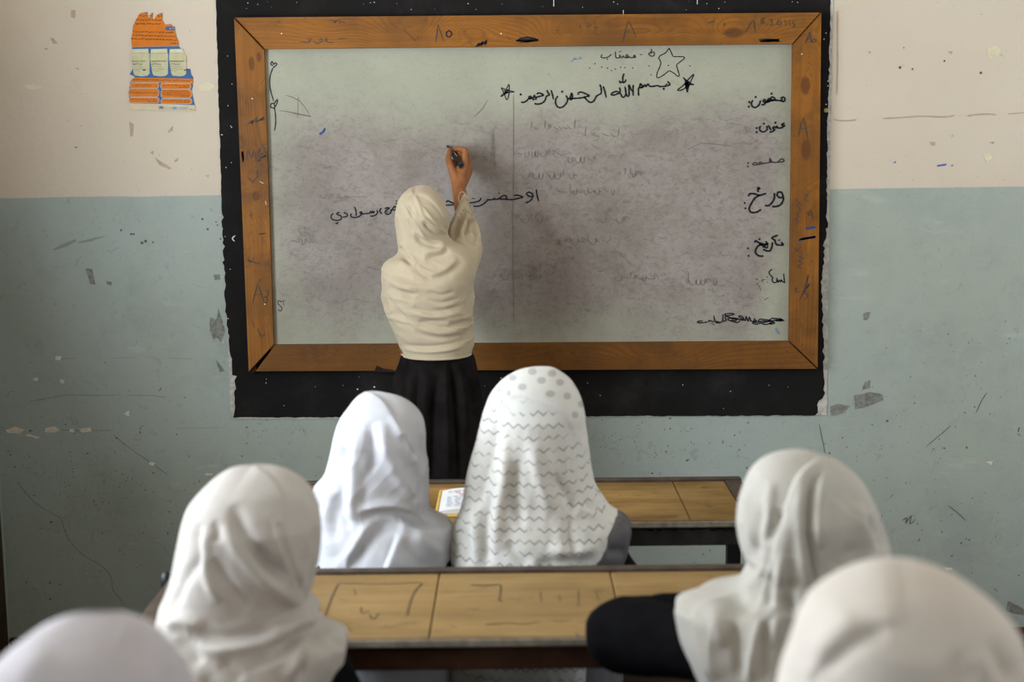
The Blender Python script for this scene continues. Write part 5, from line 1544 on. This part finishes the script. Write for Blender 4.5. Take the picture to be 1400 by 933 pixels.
# right arm raised to the board
HP = lambda x, y, Y: at(x, y, Y)
elbow, fore, wrist = HP(643, 340, 4.34), HP(635.5, 298, 4.43), HP(627, 258, 4.515)
g.capsule(sh_r, 0.036, elbow, 0.028)
g.capsule(elbow, 0.028, fore, 0.0265)
g.capsule(fore, 0.029, wrist, 0.0215)
w = head_volume(g, head, 0.0, -0.10, 0.90)
v, f = fuse(g, 0.0055, 4)
# the hand is fused finer and then joined on at the wrist
h = Geo()
h.capsule(HP(635, 296, 4.433), 0.0262, wrist, 0.0215)
mcp = [HP(636, 222, 4.572), HP(641, 228, 4.588), HP(641, 235.5, 4.602), HP(638, 242, 4.612)]
for p, r in zip(mcp, (0.0125, 0.0125, 0.012, 0.0115)):
    h.capsule(wrist, 0.0205, p, r)
h.capsule(wrist, 0.020, HP(622, 240, 4.545), 0.0165)
h.capsule(HP(622, 240, 4.545), 0.0155, mcp[0], 0.0115)
chains = [([mcp[0], HP(635.5, 205.5, 4.583), HP(626, 203, 4.606), HP(618.5, 206.5, 4.628)], (0.0112, 0.0094, 0.0084, 0.0070)),
          ([mcp[1], HP(639, 213, 4.615), HP(630, 211, 4.640), HP(623, 215, 4.640)], (0.0112, 0.0094, 0.0084, 0.0070)),
          ([mcp[2], HP(640, 222, 4.635), HP(632, 220, 4.655), HP(625, 224, 4.650)], (0.0110, 0.0090, 0.0080, 0.0068)),
          ([mcp[3], HP(638, 231, 4.645), HP(631, 229, 4.657), HP(626, 232, 4.653)], (0.0104, 0.0084, 0.0074, 0.0064)),
          ([HP(622, 243, 4.535), HP(615.5, 226, 4.552), HP(613, 216, 4.580), HP(615, 206, 4.606)], (0.0150, 0.0112, 0.0098, 0.0078))]
for pts, rs in chains:
    for i in range(3):
        h.capsule(pts[i], rs[i], pts[i + 1], rs[i + 1])
h.capsule(HP(625, 213, 4.628), 0.0115, HP(629, 227, 4.605), 0.014)
h.capsule(HP(618, 222, 4.595), 0.0105, HP(625, 231, 4.585), 0.0135)
h.capsule(HP(629, 210, 4.618), 0.009, HP(634, 220, 4.600), 0.012)
hv, hf = fuse(h, 0.0024, 3)
n0 = len(v)
body = obj('body', np.vstack([v, hv]), f + [tuple(i + n0 for i in q) for q in hf], M_SKIN, w_, smooth=True)
eyes(w_, w, 0.90, False)
for k, (i, c) in enumerate(((0, 3), (4, 3))):
    p, q = chains[i][0][c], chains[i][0][c - 1]
    t = (p - q) / np.linalg.norm(p - q)
    back = np.array([0.1, -1.0, 0.25]) if i == 0 else np.array([-0.75, -0.65, 0.1])
    back = back - t * (back @ t)
    back /= np.linalg.norm(back)
    Geo().ball(p + back * 0.0062 + t * 0.001, 0.0042, 0.0028, 0.0052, su=10, sv=6).obj('fingernail', M_NAIL, body, smooth=True)
# marker
mt, mr = np.array(at(611, 199, Y_PANEL - 0.001)), HP(631.5, 227.5, 4.535)
ax = (mr - mt) / np.linalg.norm(mr - mt)
LN = np.linalg.norm(mr - mt)
mk = thing('marker_pen', mt, 'black marker pen held against the whiteboard by the standing girl', 'marker')
M_MK = plain('black_marker_plastic', (0.016, 0.016, 0.017), 0.35, 0.5, 0.1)
rb = 0.0088
Geo().tube([mt + ax * t for t in (0.030, 0.032, 0.05, LN - 0.022)], [0.0070, 0.0086, rb, rb], 16).obj('barrel', M_MK, mk, smooth=True)
Geo().tube([mt + ax * t for t in (LN - 0.0215, LN - 0.020, LN - 0.004, LN)], [rb * 0.92, rb * 1.03, rb * 1.0, rb * 0.75], 16).obj('end_cap', M_MK, mk, smooth=True)
Geo().tube([mt + ax * t for t in (0.007, 0.010, 0.024, 0.0305)], [0.0030, 0.0046, 0.0056, 0.0066], 14).obj('collar', M_MK, mk, smooth=True)
Geo().tube([mt + ax * t for t in (0.0006, 0.004, 0.0075)], [0.0016, 0.0026, 0.0028], 10).obj('nib', M_INK, mk, smooth=True)
side = np.cross(ax, (0, 0, 1.0))
side /= np.linalg.norm(side)
up = np.cross(side, ax)
if up[1] > 0:
    up = -up
g = Geo()
for j in range(9):
    c = mt + ax * (0.058 + 0.006 * j) + up * (rb * 1.02)
    a, b, hgt = ax * 0.0022, side * 0.0018, up * 0.0004
    g.add([c - a - b + hgt, c + a - b * rng.uniform(.4, 1) + hgt, c + a + b * rng.uniform(.4, 1) + hgt, c - a + b + hgt], [(0, 1, 2, 3)])
g.obj('barrel_print', plain('marker_print', (0.45, 0.45, 0.43), 0.5), mk)

# skirt
L = [(590, 474), (570, 475), (552, 479), (547, 490), (541, 512), (535, 545), (531, 600), (527, 665), (523, 760), (519, 900)]
R = [(590, 474), (620, 474), (640, 476), (648, 486), (654, 512), (660, 548), (665, 595), (668, 640), (671, 700), (676, 900)]
dep = [(474, 0.0, 0.0, 0), (480, 0.095, 0.095, 0), (520, 0.125, 0.12, 0), (600, 0.15, 0.14, 0), (900, 0.19, 0.17, 0)]
Z = (510, 380), 3.217
fo = []
for kind, amp, wd, pth in (('v', 9, 4, [(150, 360), (125, 440), (100, 520), (85, 700)]), ('r', 7, 5, [(115, 380), (95, 470), (80, 600)]), ('v', 10, 5, [(285, 440), (268, 560), (262, 700), (262, 930)]), ('r', 8, 6, [(240, 400), (225, 560), (215, 800)]), ('r', 9, 5, [(318, 380), (320, 520), (325, 700), (330, 930)]),
                           ('v', 10, 4, [(345, 380), (360, 520), (372, 700), (382, 930)]), ('r', 8, 5, [(370, 380), (395, 520), (410, 700)]), ('v', 8, 5, [(420, 380), (440, 500), (455, 650)]), ('r', 6, 6, [(180, 400), (165, 520), (150, 700)]), ('v', 7, 5, [(205, 400), (190, 560), (180, 800)])):
    fo.append((kind, amp, wd, pxl(*Z, pth)[0]))
M_SKIRT = cloth('black_skirt', (0.0080, 0.0066, 0.0062), trans=0, var=0.35).mat
shroud('skirt', YS, L, R, dep, fo, M_SKIRT, w_, nu=150, nv=90, seed=21, vpow=1.0, wrinkle=0.8)
for k in (-1, 1):
    sg = Geo().capsule((hip[0] + 0.085 * k, YS - 0.035, 0.042), 0.042, (hip[0] + 0.097 * k, YS + 0.125, 0.034), 0.034)
    sv = np.concatenate(sg.v)
    sv[:, 2] = np.maximum(sv[:, 2], 0.001)
    obj('shoe', sv, sg.f, M_SHOE, w_, smooth=True)

# shawl over head and back
L = [(577, 253.5), (570, 254), (562, 257), (551, 265.5), (544, 276), (541, 288), (540, 302), (542, 317), (543.5, 330), (545, 342), (541, 350), (531, 356), (524, 364), (521.5, 379), (523, 393), (521.5, 404), (524, 414), (530, 432), (538, 451), (546, 471), (551, 484)]
R = [(577, 253.5), (584, 254.5), (597, 262), (606, 276), (612, 291), (613.5, 304), (612, 316), (614, 325), (622, 331), (634, 336), (647, 345), (653, 356), (652, 370), (648.5, 388), (647, 420), (646.5, 448), (648, 464), (646, 474), (643, 484)]
dep = [(253.5, 0, 0, 0), (270, 0.065, 0.06, 0), (295, 0.095, 0.09, 0), (325, 0.088, 0.085, 0), (350, 0.10, 0.10, 0), (385, 0.135, 0.12, 0), (430, 0.125, 0.12, 0), (484, 0.118, 0.12, 0)]
Z = (510, 240), 5.182
Z2 = (510, 380), 3.217
fo = []
for z, kind, amp, wd, pth in (
        (Z, 's', 4, 10, [(522, 400), (500, 300), (450, 220), (380, 160), (295, 130)]), (Z, 's', 3, 8, [(295, 130), (225, 145), (180, 185)]), (Z, 'r', 3, 3, [(295, 135), (320, 200), (350, 270)]),
        (Z, 'v', 6, 4, [(355, 320), (390, 365), (440, 405), (510, 430)]), (Z, 'r', 5, 4, [(330, 290), (390, 340), (460, 390), (515, 415)]), (Z, 'v', 7, 5, [(295, 410), (340, 460), (410, 490), (490, 500)]), (Z, 'r', 6, 4, [(310, 395), (370, 440), (440, 470), (520, 478)]),
        (Z, 'v', 3, 5, [(270, 200), (265, 330), (290, 420)]), (Z, 'v', 9, 5, [(190, 500), (215, 560), (260, 610), (290, 635)]), (Z, 'r', 6, 4, [(195, 470), (240, 550), (300, 620), (345, 690)]), (Z, 'v', 6, 4, [(295, 600), (320, 660), (350, 700), (420, 722)]), (Z, 'r', 4, 5, [(320, 640), (350, 695), (430, 700), (520, 660), (600, 600)]), (Z, 'v', 4, 6, [(350, 740), (430, 735), (540, 690), (640, 600)]), (Z, 'v', 3, 5, [(130, 690), (220, 720), (340, 760), (460, 770)]),
        (Z, 'v', 6, 6, [(370, 595), (430, 580), (490, 560), (540, 520)]), (Z, 'r', 5, 6, [(350, 540), (420, 540), (520, 510)]), 
        (Z, 'v', 4, 5, [(560, 480), (640, 455), (720, 490), (745, 600)]), (Z, 'v', 4, 5, [(110, 790), (200, 830), (300, 860)]), (Z, 'r', 4, 5, [(100, 740), (200, 780), (320, 820)]),
        (Z2, 's', 3, 6, [(190, 232), (140, 160), (90, 105), (50, 70)]), (Z2, 'v', 4, 4, [(180, 125), (250, 148), (330, 140), (410, 110)]), (Z2, 'r', 3, 4, [(170, 150), (280, 172), (400, 150)]), (Z2, 'v', 4, 4, [(150, 175), (230, 205), (330, 215), (430, 185)]), (Z2, 'r', 3, 4, [(200, 220), (310, 245), (430, 215)]), (Z2, 'v', 4, 4, [(185, 235), (270, 262), (360, 262), (435, 235)]),
        (Z2, 'v', 5, 4, [(125, 290), (190, 305), (290, 300), (380, 282), (438, 250)]), (Z2, 'r', 4, 3, [(135, 312), (230, 325), (330, 318), (400, 300)]), (Z2, 'v', 5, 4, [(380, 285), (420, 250), (438, 200)]), (Z2, 'v', 3, 3, [(240, 60), (300, 75), (360, 60)]), (Z2, 'v', 3, 3, [(230, 95), (300, 110), (380, 90)]), (Z2, 'v', 3, 4, [(200, 195), (260, 190), (330, 200)])):
    fo.append((kind, amp * 0.95, wd * 0.9, pxl(*z, pth)[0]))
M_SH = cloth('cream_shawl', (0.48, 0.395, 0.275), trans=0.2).mat
shawl, _ = shroud('shawl', YS, L, R, dep, fo, M_SH, w_, nu=240, nv=230, face=(at(0, 345, YS)[2], at(0, 272, YS)[2], 4.1, 5.35), seed=23, vpow=1.15, wrinkle=0.4, creases=((8.0, -6, 36, 6.0, 385, 486), (4.5, -52, 40, 6.0, 270, 345), (5.0, -25, 36, 5.0, 335, 400)))
# rolled hem along the lower edge
n = len(shawl.data.vertices)
ring = np.array([shawl.data.vertices[n - 240 + i].co[:] for i in range(240)]) + np.array(w_.location)
ring = np.vstack([ring, ring[:2]])
Geo().tube(ring, 0.0042, 6).obj('hem', M_SH, shawl, smooth=True)
# cloth hanging from the raised forearm
L = [(636, 265), (633, 268), (629.5, 275), (625, 285), (619, 297), (613.5, 309), (610, 321), (609, 333), (612, 348), (618, 366)]
R = [(636, 265), (638.5, 268), (640.5, 275), (643, 285), (648, 297), (652.5, 309), (656.5, 322), (658.5, 334), (658, 345), (654.5, 356), (649, 368)]
YSL = 4.40
dep = [(265, 0, 0, 0.06), (280, 0.032, 0.034, 0.05), (300, 0.047, 0.046, 0.0), (325, 0.060, 0.060, -0.05), (366, 0.075, 0.07, -0.11)]
fo = []
for kind, amp, wd, pth in (('r', 6, 3.5, [(640, 190), (600, 290), (555, 400), (530, 440)]), ('v', 7, 3, [(650, 240), (610, 340), (580, 430), (565, 455)]), ('r', 7, 3.5, [(672, 280), (650, 350), (620, 440)]), ('v', 8, 3, [(690, 280), (670, 350), (640, 430)]), ('r', 6, 3.5, [(700, 300), (735, 390), (750, 470)]), ('v', 6, 3, [(700, 350), (725, 420), (735, 500)]), ('v', 6, 3, [(640, 440), (690, 460), (730, 490)]), ('r', 5, 3, [(680, 400), (715, 440), (735, 470)])):
    fo.append((kind, amp, wd, pxl(*Z, pth)[0]))
shroud('shawl_sleeve', YSL, L, R, dep, fo, M_SH, shawl, nu=110, nv=90, seed=27, vpow=1.1, wrinkle=0.4, face=(9, 10, 0, 0))
# fringe along its edge and a loose thread at the wrist
g = Geo()
Zf = (560, 170), 5.4857
for (x, y, dx, dy) in ((358, 655, -16, 14), (350, 680, -18, 16), (340, 700, -18, 16), (330, 715, -16, 18), (322, 735, -16, 18), (315, 755, -14, 20), (305, 775, -14, 20), (298, 795, -12, 22), (290, 815, -10, 20), (470, 690, 16, 12), (455, 665, 14, 14), (395, 640, 14, 18), (412, 625, 12, 16), (430, 650, 18, 12), (380, 660, 10, 20), (365, 690, 8, 18), (485, 715, 8, 16)):
    pts = pxl(*Zf, [(x, y), (x + dx * 0.6, y + dy * 0.3), (x + dx, y + dy), (x + dx * 0.9, y + dy * 1.6)])[0]
    yy = at(0, 0, 1)[1]
    g.tube([at(px_, py_, 4.342) for px_, py_ in smooth_path(pts, 3)], 0.0021, 5)
pts = pxl(*Zf, [(372, 590), (368, 550), (378, 515), (400, 508), (425, 530), (442, 555), (436, 570), (418, 548)])[0]
g.tube([at(px_, py_, 4.42) for px_, py_ in smooth_path(pts, 4)], 0.0018, 6)
pts = pxl(*Zf, [(440, 570), (445, 600), (465, 640), (475, 660), (490, 690)])[0]
g.tube([at(px_, py_, 4.37) for px_, py_ in smooth_path(pts, 4)], 0.0022, 6)
g.obj('fringe', M_SH, shawl, smooth=True)
# narrow red pin edge seen by the neck
